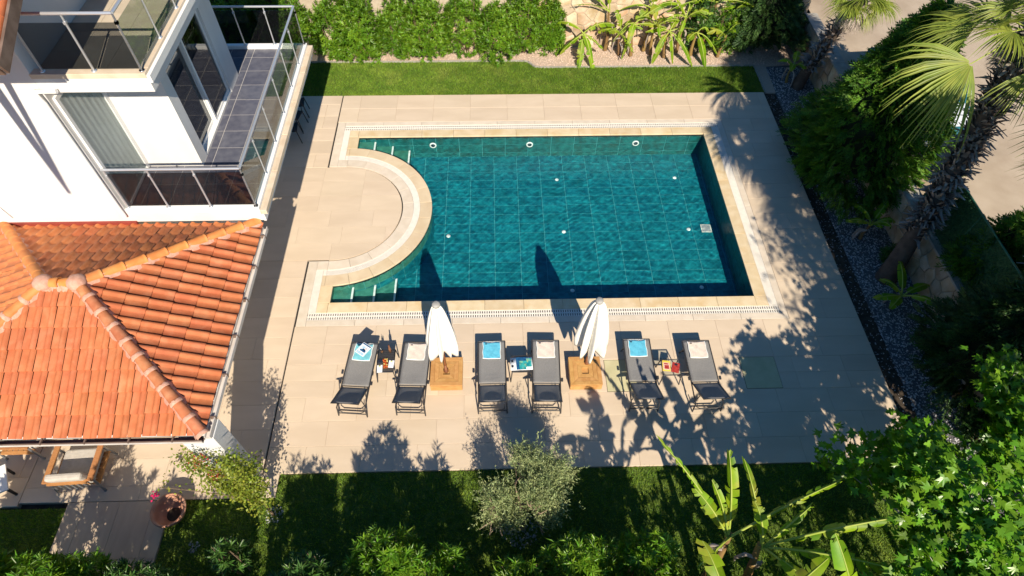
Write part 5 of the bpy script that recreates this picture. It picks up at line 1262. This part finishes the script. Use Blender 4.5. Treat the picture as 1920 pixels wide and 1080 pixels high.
for i, (b, t, lv, lb) in enumerate(rb):
    banana(b, t, [(at_px(*p, y), lf * random.uniform(.5, 1.3), random.uniform(.22, .34) + (.08 if i in (4, 5) else 0), random.uniform(.2, .8), random.uniform(-.7, .7), random.uniform(.2, .9)) for p, y, lf in lv], lb, i + 1, .06, 'banana plants in the rear bed', W=.36)
more = [((4.35, 19.75, 0), .8, 6, .75, 'short banana plant between first and second in the rear bed'), ((5.5, 19.75, 0), 1.1, 7, .85, 'leafy banana plant in the middle of the rear bed'), ((6.5, 19.9, 0), 1.3, 7, .9, 'leafy banana plant left of the tallest one'), ((7.9, 19.6, 0), .8, 6, .8, 'shaded banana plant at the right end of the rear bed'), ((8.6, 20.1, 0), 1.4, 7, .95, 'shaded tall banana plant next to the corner conifer')]
for i, (b, hh, n_, L, lb) in enumerate(more):
    t = Vector(b) + Vector((0, 0, hh)); banana(b, t, [(a, l, random.uniform(.2, .32), random.uniform(.3, .9), random.uniform(-.8, .8), random.uniform(.2, .9)) for a, l in rnd_leaves(t, n_, L, i + 80, (-.5, 1.1), .3)], lb, 90 + i, .055, 'banana plants in the rear bed')
for i, (x, h, lb) in enumerate(((8.7, 2.3, 'dark shrub behind the bananas at the right end of the rear wall'), (7.2, 2.2, 'dark shrub behind the tallest rear banana'))):
    oleander(x, 20.15, .65, .45, h, 330, lb, 45 + i, 'oleander_dark', 'dark shrubs behind the rear bananas')
for i, (b, n_, hh, L, lb) in enumerate((((9.9, 18.1, 0), 5, .6, .7, 'small banana plant in the rear right corner of the bed'), ((9.95, 11.1, 0), 6, .55, .75, 'small banana plant under the conifer'), ((9.9, 8.8, 0), 6, .5, .85, 'small banana plant at the foot of the palm'), ((10.35, 6.3, 0), 5, .7, .9, 'small banana plant in the dark bed below the palm'), ((10.0, 16.0, 0), 4, .5, .6, 'tiny banana plant between conifer and rear corner'))):
    t = Vector(b) + Vector((0, 0, hh)); banana(b, t, [(a, l, .24, .3) for a, l in rnd_leaves(t, n_, L, i + 50, (.0, .8), .28)], lb, 60 + i, .045, 'small banana plants in the side bed')
# large bananas at the lower edge
b1, t1_ = Vector((3.72, 2.45, 0)), g(1369, 1005, 1.9); b2_, t2_ = Vector((4.35, 2.25, 0)), g(1430, 1024, 2.1)
banana(b1, t1_, [(g(1303, 916, 2.5), .25, .38, .45, .4), (g(1236, 824, 2.9), .35, .16, 1, .9), (g(1367, 845, 3.0), .35, .34, .8, .7), (g(1335, 900, 2.6), .25, .22, .6, .8), (g(1310, 1062, 2.2), .15, .14, 1, 0), (g(1575, 902, 2.6), .45, .26, 1, 0, 1.2)], 'large banana plant at the lower edge, leaves reaching over the deck edge', 201, .085, 'large banana plants at the lower edge', W=.4)
banana(b2_, t2_, [(g(1745, 962, 3.0), .55, .40, 1, .2, 1.15), (g(1700, 1075, 2.9), .45, .44, 1, .1, 1.1), (g(1395, 860, 2.9), .3, .22, .7, .8), (g(1520, 950, 2.7), .3, .26, .8, .2, .9), (g(1500, 1100, 2.6), .3, .34, 1, 0, 1.0), (g(1415, 940, 2.7), .3, .3, .5, .6)], 'large ragged banana plant at the lower edge, long leaf pointing right', 202, .085, 'large banana plants at the lower edge', W=.4)
b3 = Vector((5.1, 1.1, 0)); t3_ = Vector((5.15, 1.15, 2.6)); banana(b3, t3_, rnd_leaves(t3_, 8, 1.7, 5, (.1, 1.1), .5), 'tall banana just below the picture, seen by its leaf shade', 203, .10, 'bananas just below the picture', W=.5, torn=.7)
b3 = Vector((3.3, 1.2, 0)); t3_ = Vector((3.25, 1.25, 2.9)); banana(b3, t3_, rnd_leaves(t3_, 7, 1.6, 8, (.1, 1.1), .5), 'tall banana just below the picture, left of the other tall one', 204, .10, 'bananas just below the picture', W=.5, torn=.7)

# ---- fan palms
def fan(hub, D, Nn, L, seed, nseg=46, arc=3.9, droop=.28):
    ra = np.random.default_rng(seed); D = np.array(D, float); D /= np.linalg.norm(D); Nn = np.array(Nn, float); Nn -= D * Nn.dot(D); Nn /= np.linalg.norm(Nn); S = np.cross(D, Nn); hub = np.array(hub)
    V = []; T = []; th = np.linspace(-arc / 2, arc / 2, nseg); dth = arc / nseg
    for a in th:
        l = L * (.62 + .38 * math.cos(a * .62)) * ra.uniform(.9, 1.05); d = D * math.cos(a) + S * math.sin(a); s = S * math.cos(a) - D * math.sin(a)
        n0 = len(V); dr = droop * ra.uniform(.6, 1.6); tw = ra.uniform(-.25, .25)
        for q, f in enumerate((.04, .28, .52, .76, 1.0)):
            r = l * f; w_ = min(r * dth * .52, .52 * .50 * l * dth * max(1 - (f - .5) / .52, .05) * 1.0) if f > .3 else r * dth * .52
            c = hub + d * r * (1 - .12 * f * f) + Nn * (.10 * l * math.cos(a * .8) * f * (1 - f)) - np.array([0, 0, 1]) * dr * l * f ** 2.6 + s * tw * l * .12 * f * f
            up = Nn * w_ * .55
            V += [c - s * w_ + up, c - up * .4, c + s * w_ + up]
            if q:
                m = n0 + q * 3
                for k in (0, 1): T += [(m - 3 + k, m - 2 + k, m + 1 + k), (m - 3 + k, m + 1 + k, m + k)]
    return np.array(V), np.array(T)
def palm(base, crown, label, seed, nf=26, L=1.05, pet=.85, explicit=(), shag_from=.25, rtrunk=.19, boots=420, group='fan palms'):
    base, crown = Vector(base), Vector(crown); o = empty('fan_palm', base, 0, label, 'palm tree', group); ra = random.Random(seed); C = crown - base
    ax = lambda t: Vector((C.x * t ** 1.25, C.y * t ** 1.25, C.z * t))
    MB().tube([ax(t) for t in np.linspace(0, 1, 14)], [rtrunk * (1.25 - .35 * min(t * 4, 1)) for t in np.linspace(0, 1, 14)], 14).build('trunk', m_['palm_trunk'], o)
    V = []; T = []
    for k in range(boots):
        t = shag_from + (1 - shag_from) * ra.random(); a = ra.uniform(0, 6.28); c = ax(t); d = Vector((math.cos(a), math.sin(a), 0)); s = Vector((-d.y, d.x, 0)); w_ = ra.uniform(.03, .06); l = ra.uniform(.18, .40)
        p = c + d * rtrunk * .8; up = ra.uniform(.2, 1.3); cu = ra.uniform(-.5, .9)
        pts = [p, p + (d * .6 + Vector((0, 0, up))).normalized() * l * .55, p + (d * (.9 + .3 * cu) + Vector((0, 0, up * (1 - cu)))).normalized() * l]
        n0 = len(V)
        for q, pp in enumerate(pts):
            ww = w_ * (1.2, .8, .35)[q]; V += [pp - s * ww, pp + d * .012, pp + s * ww]
            if q:
                m = n0 + q * 3
                for z in (0, 1): T += [(m - 3 + z, m - 2 + z, m + 1 + z), (m - 3 + z, m + 1 + z, m + z)]
    tag(link('leaf_bases', tri_mesh('leaf_bases', np.array([tuple(v) for v in V]), np.array(T)), m_['palm_dry'], o), kind='stuff')
    def frond(d, l, pt, sd, nrm=None):
        d = Vector(d).normalized(); hub = C + d * pt + Vector((0, 0, -.10 * pt)); mid = C + d * pt * .5 + Vector((0, 0, .05))
        nn = nrm if nrm is not None else (Vector((0, 0, 1)) + d * -.2 + Vector((ra.uniform(-.3, .3), ra.uniform(-.3, .3), 0)))
        f = link('frond', None or tri_mesh('frond', *fan(hub, d + Vector((0, 0, -.22)), nn, l, sd, 46 if nrm is None else 34, 3.9 if nrm is None else 2.3)), m_['palm_leaf'], o)
        MB().tube([C, mid, hub, hub + d * .1], [.022, .016, .012, .004], 6).build('petiole', m_['banana_rib'], f)
    for k in range(nf):
        a = k * 2.39996 + seed; e = 1.25 - 1.2 * (k + .5) / nf + ra.uniform(-.1, .1)
        frond((math.cos(a) * math.cos(e), math.sin(a) * math.cos(e), math.sin(e)), L * ra.uniform(.85, 1.1), pet * ra.uniform(.8, 1.1), seed * 100 + k)
    for k, (tip, nrm) in enumerate(explicit):
        d = Vector(tip) - crown; frond(d, d.length * .56, d.length * .44, seed * 100 + 60 + k, Vector(nrm))
    # dry skirt
    for k in range(5):
        a = ra.uniform(0, 6.28); d = Vector((math.cos(a) * .55, math.sin(a) * .55, -1))
        link('dry_frond', tri_mesh('dry_frond', *fan(C + d * .35, d, Vector((math.cos(a), math.sin(a), .4)), .6, seed * 100 + 90 + k, 26, 2.2, .05)), m_['palm_dry'], o)
    return o
pc_ = g(1940, 62, 6.0); nz = (-.25, -.35, .9)
palm((10.12, 9.75, -.05), pc_, 'tall fan palm with shaggy trunk beside the side wall', 3, 10, 1.0, .7, [(g(1688, 165, 5.5), (.1, -.5, .85)), (g(1705, 20, 5.9), (-.2, -.3, .9)), (g(1760, -20, 6.2), (0, -.4, .9)), (g(1960, 210, 5.5), nz), (g(1840, -30, 6.3), nz)], .24, .21, 900)
palm((10.2, 17.9, -.05), g(1612, 2, 3.3), 'smaller fan palm behind the conifer, cut by the upper picture edge', 5, 12, .9, .55, [(g(1590, 55, 2.6), (0, -.5, .8)), (g(1650, 50, 2.8), (0, -.5, .8))], .2, .17, 260)
palm((12.2, 4.6, 1.0), (10.6, 4.3, 6.6), 'fan palm outside the picture on the right, seen by its frond shade', 8, 20, 1.15, .9, [], .2, .19, 120, group='fan palms outside the picture')

palm((12.1, 7.5, 1.0), (9.5, 6.7, 6.6), 'fan palm outside the picture beyond the dark conifer, seen by feathery shade', 14, 18, 1.1, .8, [], .2, .19, 120, group='fan palms outside the picture')
palm((12.0, 8.2, 1.0), (10.1, 7.2, 5.9), 'fan palm outside the picture beside the road fence', 12, 16, 1.05, .8, [], .2, .19, 120, group='fan palms outside the picture')
# ---- conifers with lacy sprays
def conifer(x, y, z0, r, h, n, label, seed, material='thuja', group='conifers by the side wall', squash=.9):
    o = empty('conifer', (x, y, z0), 0, label, 'conifer', group)
    MB().tube([(0, 0, -.1), (0, 0, h * .8)], [.11, .03], 10).build('trunk', m_['stem'], o)
    t = rng.random(n) ** 1.5 * .98; a = rng.uniform(0, 2 * np.pi, n)
    lump = 1 + .16 * np.sin(a * 3 + seed + t * 7) + .10 * np.sin(a * 7 + t * 15 + seed * 2)
    prof = np.minimum(1, (t + .03) * 9) ** .5 * (1 - t) ** squash
    R = r * prof * lump * rng.uniform(.72, 1.04, n)
    P = np.stack([R * np.cos(a), R * np.sin(a), .12 * h + t * h * .88 - .12 * R], 1)
    out = np.stack([np.cos(a), np.sin(a), np.zeros(n)], 1); D = unit(out + np.array([0, 0, 1]) * rng.uniform(-.15, .75, (n, 1)) + rdir(n) * .35)
    Nn = unit(np.cross(D, rdir(n))); S = np.cross(D, Nn); Ls = rng.uniform(.22, .42, n); k = 17; sets = []
    for q in range(k):
        f = q / (k - 1); sd = 0 if q == k - 1 else (1 if q % 2 else -1)
        b = P + D * (Ls * f * .85)[:, None] - np.array([0, 0, 1]) * (Ls * f * f * .22)[:, None]
        dd = unit(D * .75 + S * sd * .75 + rdir(n) * .18 - np.array([0, 0, .12]))
        sets.append(leaf_set(b, dd, Nn, Ls * (.42 - .16 * f) * rng.uniform(.8, 1.2, n), .034, .15, .15))
    V, T = merge(sets); link('crown', tri_mesh('crown', V, T), m_[material], o)
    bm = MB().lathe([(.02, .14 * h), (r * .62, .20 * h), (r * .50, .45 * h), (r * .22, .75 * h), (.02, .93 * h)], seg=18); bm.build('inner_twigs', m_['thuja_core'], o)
    return o
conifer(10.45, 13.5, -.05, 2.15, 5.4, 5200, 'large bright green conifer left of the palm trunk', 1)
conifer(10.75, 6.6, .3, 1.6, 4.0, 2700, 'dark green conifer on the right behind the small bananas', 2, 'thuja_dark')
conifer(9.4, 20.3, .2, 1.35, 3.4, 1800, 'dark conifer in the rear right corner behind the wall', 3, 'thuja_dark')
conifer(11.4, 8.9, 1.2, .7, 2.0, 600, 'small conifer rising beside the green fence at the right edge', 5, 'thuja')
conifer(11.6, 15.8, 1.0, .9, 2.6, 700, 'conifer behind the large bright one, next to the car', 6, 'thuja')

# ---- branching trees
def branch_tree(root_pt, limbs, r0, material, parent, seed):
    """limbs: list of polylines with radii; returns tips"""
    mb = MB()
    for pts, r in limbs:
        mb.tube(pts, [r * (1 - .65 * i / (len(pts) - 1)) for i in range(len(pts))], 7)
    return mb.build('trunk', m_[material], parent)
def grow(p, d, L, r, depth, ra, limbs, tips, spread=.7, up=.25):
    pts = [p]; dd = d.normalized(); n = 4
    for i in range(n):
        dd = (dd + Vector((ra.gauss(0, .16), ra.gauss(0, .16), ra.gauss(0, .1) + up * .12))).normalized(); p = p + dd * (L / n); pts.append(p)
        if depth < 2: tips.append((p.copy(), dd.copy()))
    limbs.append((pts, r))
    if depth == 0: return
    for k in range(ra.choice((2, 3, 3))):
        q = dd.orthogonal().normalized(); q.rotate(Matrix.Rotation(ra.uniform(0, 6.28), 3, dd)); nd = (dd + q * spread * ra.uniform(.7, 1.3) + Vector((0, 0, up))).normalized()
        grow(p, nd, L * ra.uniform(.6, .85), r * .6, depth - 1, ra, limbs, tips, spread, up)
# olive
ol = empty('olive_tree', (.42, 3.66, -.03), 0, 'small silvery olive tree at the front deck edge', 'olive tree'); ra = random.Random(5); limbs = []; tips = []
limbs.append(([Vector((0, 0, 0)), Vector((-.02, .06, .3)), Vector((-.05, .12, .62)), Vector((-.03, .2, .85))], .085))
for k in range(7):
    a = 6.28 * k / 7 + .3; grow(Vector((-.03, .2, .75 + .02 * k)), Vector((math.cos(a) * .95, math.sin(a) * .75 + .15, .5)), .40, .03, 2, ra, limbs, tips, .75, .18)
branch_tree(None, limbs, .08, 'olive_bark', ol, 1)
TP = np.array([tuple(p) for p, d in tips]); TD = np.array([tuple(d) for p, d in tips]); print('olive tips', len(TP))
k = max(1, int(3400 / len(TP))); P = np.repeat(TP, k, 0) + rng.normal(0, .13, (len(TP) * k, 3)); D = np.repeat(TD, k, 0) + rdir(len(P)) * .8 + np.array([0, 0, .3])
P = np.array([0.1, .25, .9]) + (P - np.array([0, .2, .9])) * .9; P[:, 1] += .18; ok = (np.abs(P[:, 0]) < 1.15) & (P[:, 2] < 2.3) & (P[:, 1] > -.25); P, D = P[ok], D[ok]
sets = []
for q in range(10):
    sets.append(leaf_set(P + unit(D) * (.022 * q) , unit(D) * .7 + rdir(len(P)) * .8, rdir(len(P)) + np.array([0, 0, .6]), rng.uniform(.04, .07, len(P)), .015, .1))
V, T = merge(sets); link('crown', tri_mesh('crown', V, T), m_['olive'], ol)
# fig trees: big lobed leaves on pale branches
def lobed(P, D, Nn, S_):
    n = len(P); D = unit(D); S = unit(np.cross(D, Nn)); N2 = np.cross(S, D)
    ang = np.array([math.pi, 2.5, 1.75, 1.25, .95, .55, .22, 0, -.22, -.55, -.95, -1.25, -1.75, -2.5]); rad = np.array([.05, .30, .62, .36, .42, .92, .50, 1.0, .50, .92, .42, .36, .62, .30])
    m = len(ang); V = np.zeros((n, m + 1, 3)); V[:, 0] = P + D * (S_ * .25)[:, None]
    for i in range(m):
        x, y = math.cos(ang[i]) * rad[i], math.sin(ang[i]) * rad[i]; V[:, i + 1] = V[:, 0] + D * (x * S_)[:, None] + S * (y * S_ * .95)[:, None] - N2 * ((x * x + y * y) * .22 * S_)[:, None] + N2 * (abs(y) * .12 * S_)[:, None]
    T = np.array([(0, 1 + i, 1 + (i + 1) % m) for i in range(m)]); return V.reshape(-1, 3), (np.arange(n)[:, None, None] * (m + 1) + T[None]).reshape(-1, 3)
def fig_tree(x, y, label, seed, h0, dirs, L, per, size=(.105, .165), group='fig trees', lim=None, depth=3):
    o = empty('fig_tree', (x, y, -.03), 0, label, 'fig tree', group); ra = random.Random(seed); limbs = []; tips = []
    limbs.append(([Vector((0, 0, 0)), Vector((.03, .02, h0 * .5)), Vector((0, .05, h0))], .09))
    for d in dirs: grow(Vector((0, .03, h0 * ra.uniform(.6, 1))), Vector(d), L * ra.uniform(.85, 1.1), .045, depth, ra, limbs, tips, .6, .2)
    branch_tree(None, limbs, .09, 'pale_bark', o, seed)
    TP = np.array([tuple(p) for p, d in tips]); n = len(TP); P = np.repeat(TP, per, 0) + rng.normal(0, .15, (n * per, 3))
    if lim: P = P[lim(P)]
    n = len(P); D = unit(rdir(n) * np.array([1, 1, .4]) + np.array([0, 0, -.1])); Nn = unit(np.array([0, -.25, 1.0]) + rdir(n) * .5)
    V, T = lobed(P, D, Nn, rng.uniform(*size, n)); link('crown', tri_mesh('crown', V, T), m_['fig'], o); print(label, n); return o
fig_tree(7.9, 2.35, 'leafy fig tree with pale branches in the lower right corner', 3, 1.6, [(-.9, .5, .75), (-.3, .9, .8), (.5, .8, .9), (1, .2, .8), (-.8, -.2, .9), (.1, .3, 1.2), (.9, .9, .7), (-1, .7, .5), (-.5, 1, .5)], 1.05, 5)
fig_tree(6.2, 1.15, 'third fig crown rising from below the picture at the lower right', 21, 1.7, [(-.9, .4, .8), (-.2, .8, .9), (.6, .8, .8), (.9, 0, .9), (.1, .2, 1.2), (-.5, -.4, 1)], .95, 4)
fig_tree(9.8, 3.3, 'second fig crown at the right picture edge above the first', 9, 1.7, [(-.7, .6, .8), (.1, .9, .9), (.6, .5, .9), (-.5, -.3, 1), (.3, -.4, 1)], 1.1, 9)
def shade_tree(x, y, z0, c, r, n, label, seed):
    o = empty('broadleaf_tree', (x, y, z0), 0, label, 'tree', 'tall trees outside the picture on the right'); ra = random.Random(seed); limbs = []; c = Vector(c) - Vector((x, y, z0))
    limbs.append(([Vector((0, 0, -.1)), c * .25 + Vector((.1, 0, .2)), c * .6, c * .85], .13))
    nc = 16; cen = []
    for k in range(nc):
        d = Vector((ra.gauss(0, 1), ra.gauss(0, 1), ra.gauss(0, .8))).normalized() * r * ra.uniform(.45, .85); q = c + d; cen.append(tuple(q)); limbs.append(([c * .7, c * .8 + d * .4, q], .04))
    branch_tree(None, limbs, .1, 'stem', o, seed)
    P = np.array(cen)[rng.integers(0, nc, n)] + rng.normal(0, r * .20, (n, 3)); V, T = leaf_set(P, rdir(n), rdir(n) + np.array([0, -.3, .8]), rng.uniform(.11, .18, n), .09, .1)
    link('crown', tri_mesh('crown', V, T), m_['fig'], o)
for k, (x, y, c, r, n_, lb) in enumerate(((11.9, 6.3, (10.75, 6.0, 6.4), 1.35, 1700, 'tall broadleaf tree outside the picture beyond the dark conifer'), (12.0, 3.4, (10.5, 3.0, 6.2), 1.5, 1900, 'tall broadleaf tree outside the picture above the second fig'), (12.2, 9.0, (11.3, 8.3, 6.6), 1.3, 2000, 'tall broadleaf tree outside the picture behind the palm'), (12.0, 1.0, (10.9, .8, 7.2), 1.5, 1100, 'highest broadleaf tree outside the picture on the right'), (10.9, -.8, (9.9, -.3, 7.9), 1.4, 800, 'tall broadleaf tree below the picture on the right'))):
    shade_tree(x, y, 1.0, c, r, n_, lb, 300 + k)
# ---- bougainvillea by the pillar
bo = empty('bougainvillea', (-4.61, 4.02, -.03), 0, 'straggly bougainvillea with red bracts climbing past the white pillar', 'bougainvillea'); ra = random.Random(2); limbs = []; tips = []
limbs.append(([Vector((0, 0, 0)), Vector((-.02, .05, .5)), Vector((-.06, .1, 1.1)), Vector((-.1, .15, 1.6))], .03))
for tgt, rr in ((Vector((-.3, .35, 2.0)), .02), (Vector((-.9, .3, 2.1)), .02), (Vector((-1.15, .45, 2.0)), .016), (Vector((-.4, .1, 1.3)), .016), (Vector((.1, .35, 1.8)), .016), (Vector((-1.75, .15, 1.3)), .014), (Vector((-.1, .3, 2.3)), .014), (Vector((-.7, .1, 1.6)), .014)):
    p0 = Vector((-.06, .1, 1.0)) if tgt.z > 1.4 else Vector((-.03, .05, .6)); m = p0.lerp(tgt, .5) + Vector((0, 0, .25)); pts = [p0 * (1 - t) ** 2 + m * 2 * t * (1 - t) + tgt * t * t for t in np.linspace(0, 1, 9)]
    limbs.append((pts, rr))
    for i, p in enumerate(pts):
        if i > 0: tips += [(p + Vector((ra.gauss(0, .08), ra.gauss(0, .08), ra.gauss(0, .08))), pts[i] - pts[i - 1]) for _ in range(6 if tgt.x > -1.4 else 1)]
for k in range(30): tips.append((Vector((ra.gauss(0, .10), ra.gauss(.05, .1), ra.uniform(.3, 2.2))), Vector((0, 0, 1))))
branch_tree(None, limbs, .03, 'stem', bo, 3)
TP = np.array([tuple(p) for p, d in tips]); P = np.repeat(TP, 12, 0) + rng.normal(0, .075, (len(TP) * 12, 3)); n = len(P)
V, T = leaf_set(P, rdir(n), rdir(n) + np.array([0, 0, .9]), rng.uniform(.045, .08, n), .04, .12); link('crown', tri_mesh('crown', V, T), m_['bougain'], bo)
P = np.array([(-.75, .32, 2.15), (-.55, .22, 1.75)])[rng.integers(0, 2, 90)] + rng.normal(0, .07, (90, 3)); V, T = leaf_set(P, rdir(90), rdir(90) + np.array([0, 0, .6]), .045, .035, .2); tag(link('bracts', tri_mesh('bracts', V, T), m_['bougain_red'], bo), kind='stuff')
P = np.array([-1.98, .12, .95]) + rng.normal(0, .035, (26, 3)); V, T = leaf_set(P, rdir(26), rdir(26) + np.array([0, 0, .6]), .05, .04, .2); tag(link('flower_cluster', tri_mesh('flower_cluster', V, T), m_['magenta'], bo), kind='stuff')
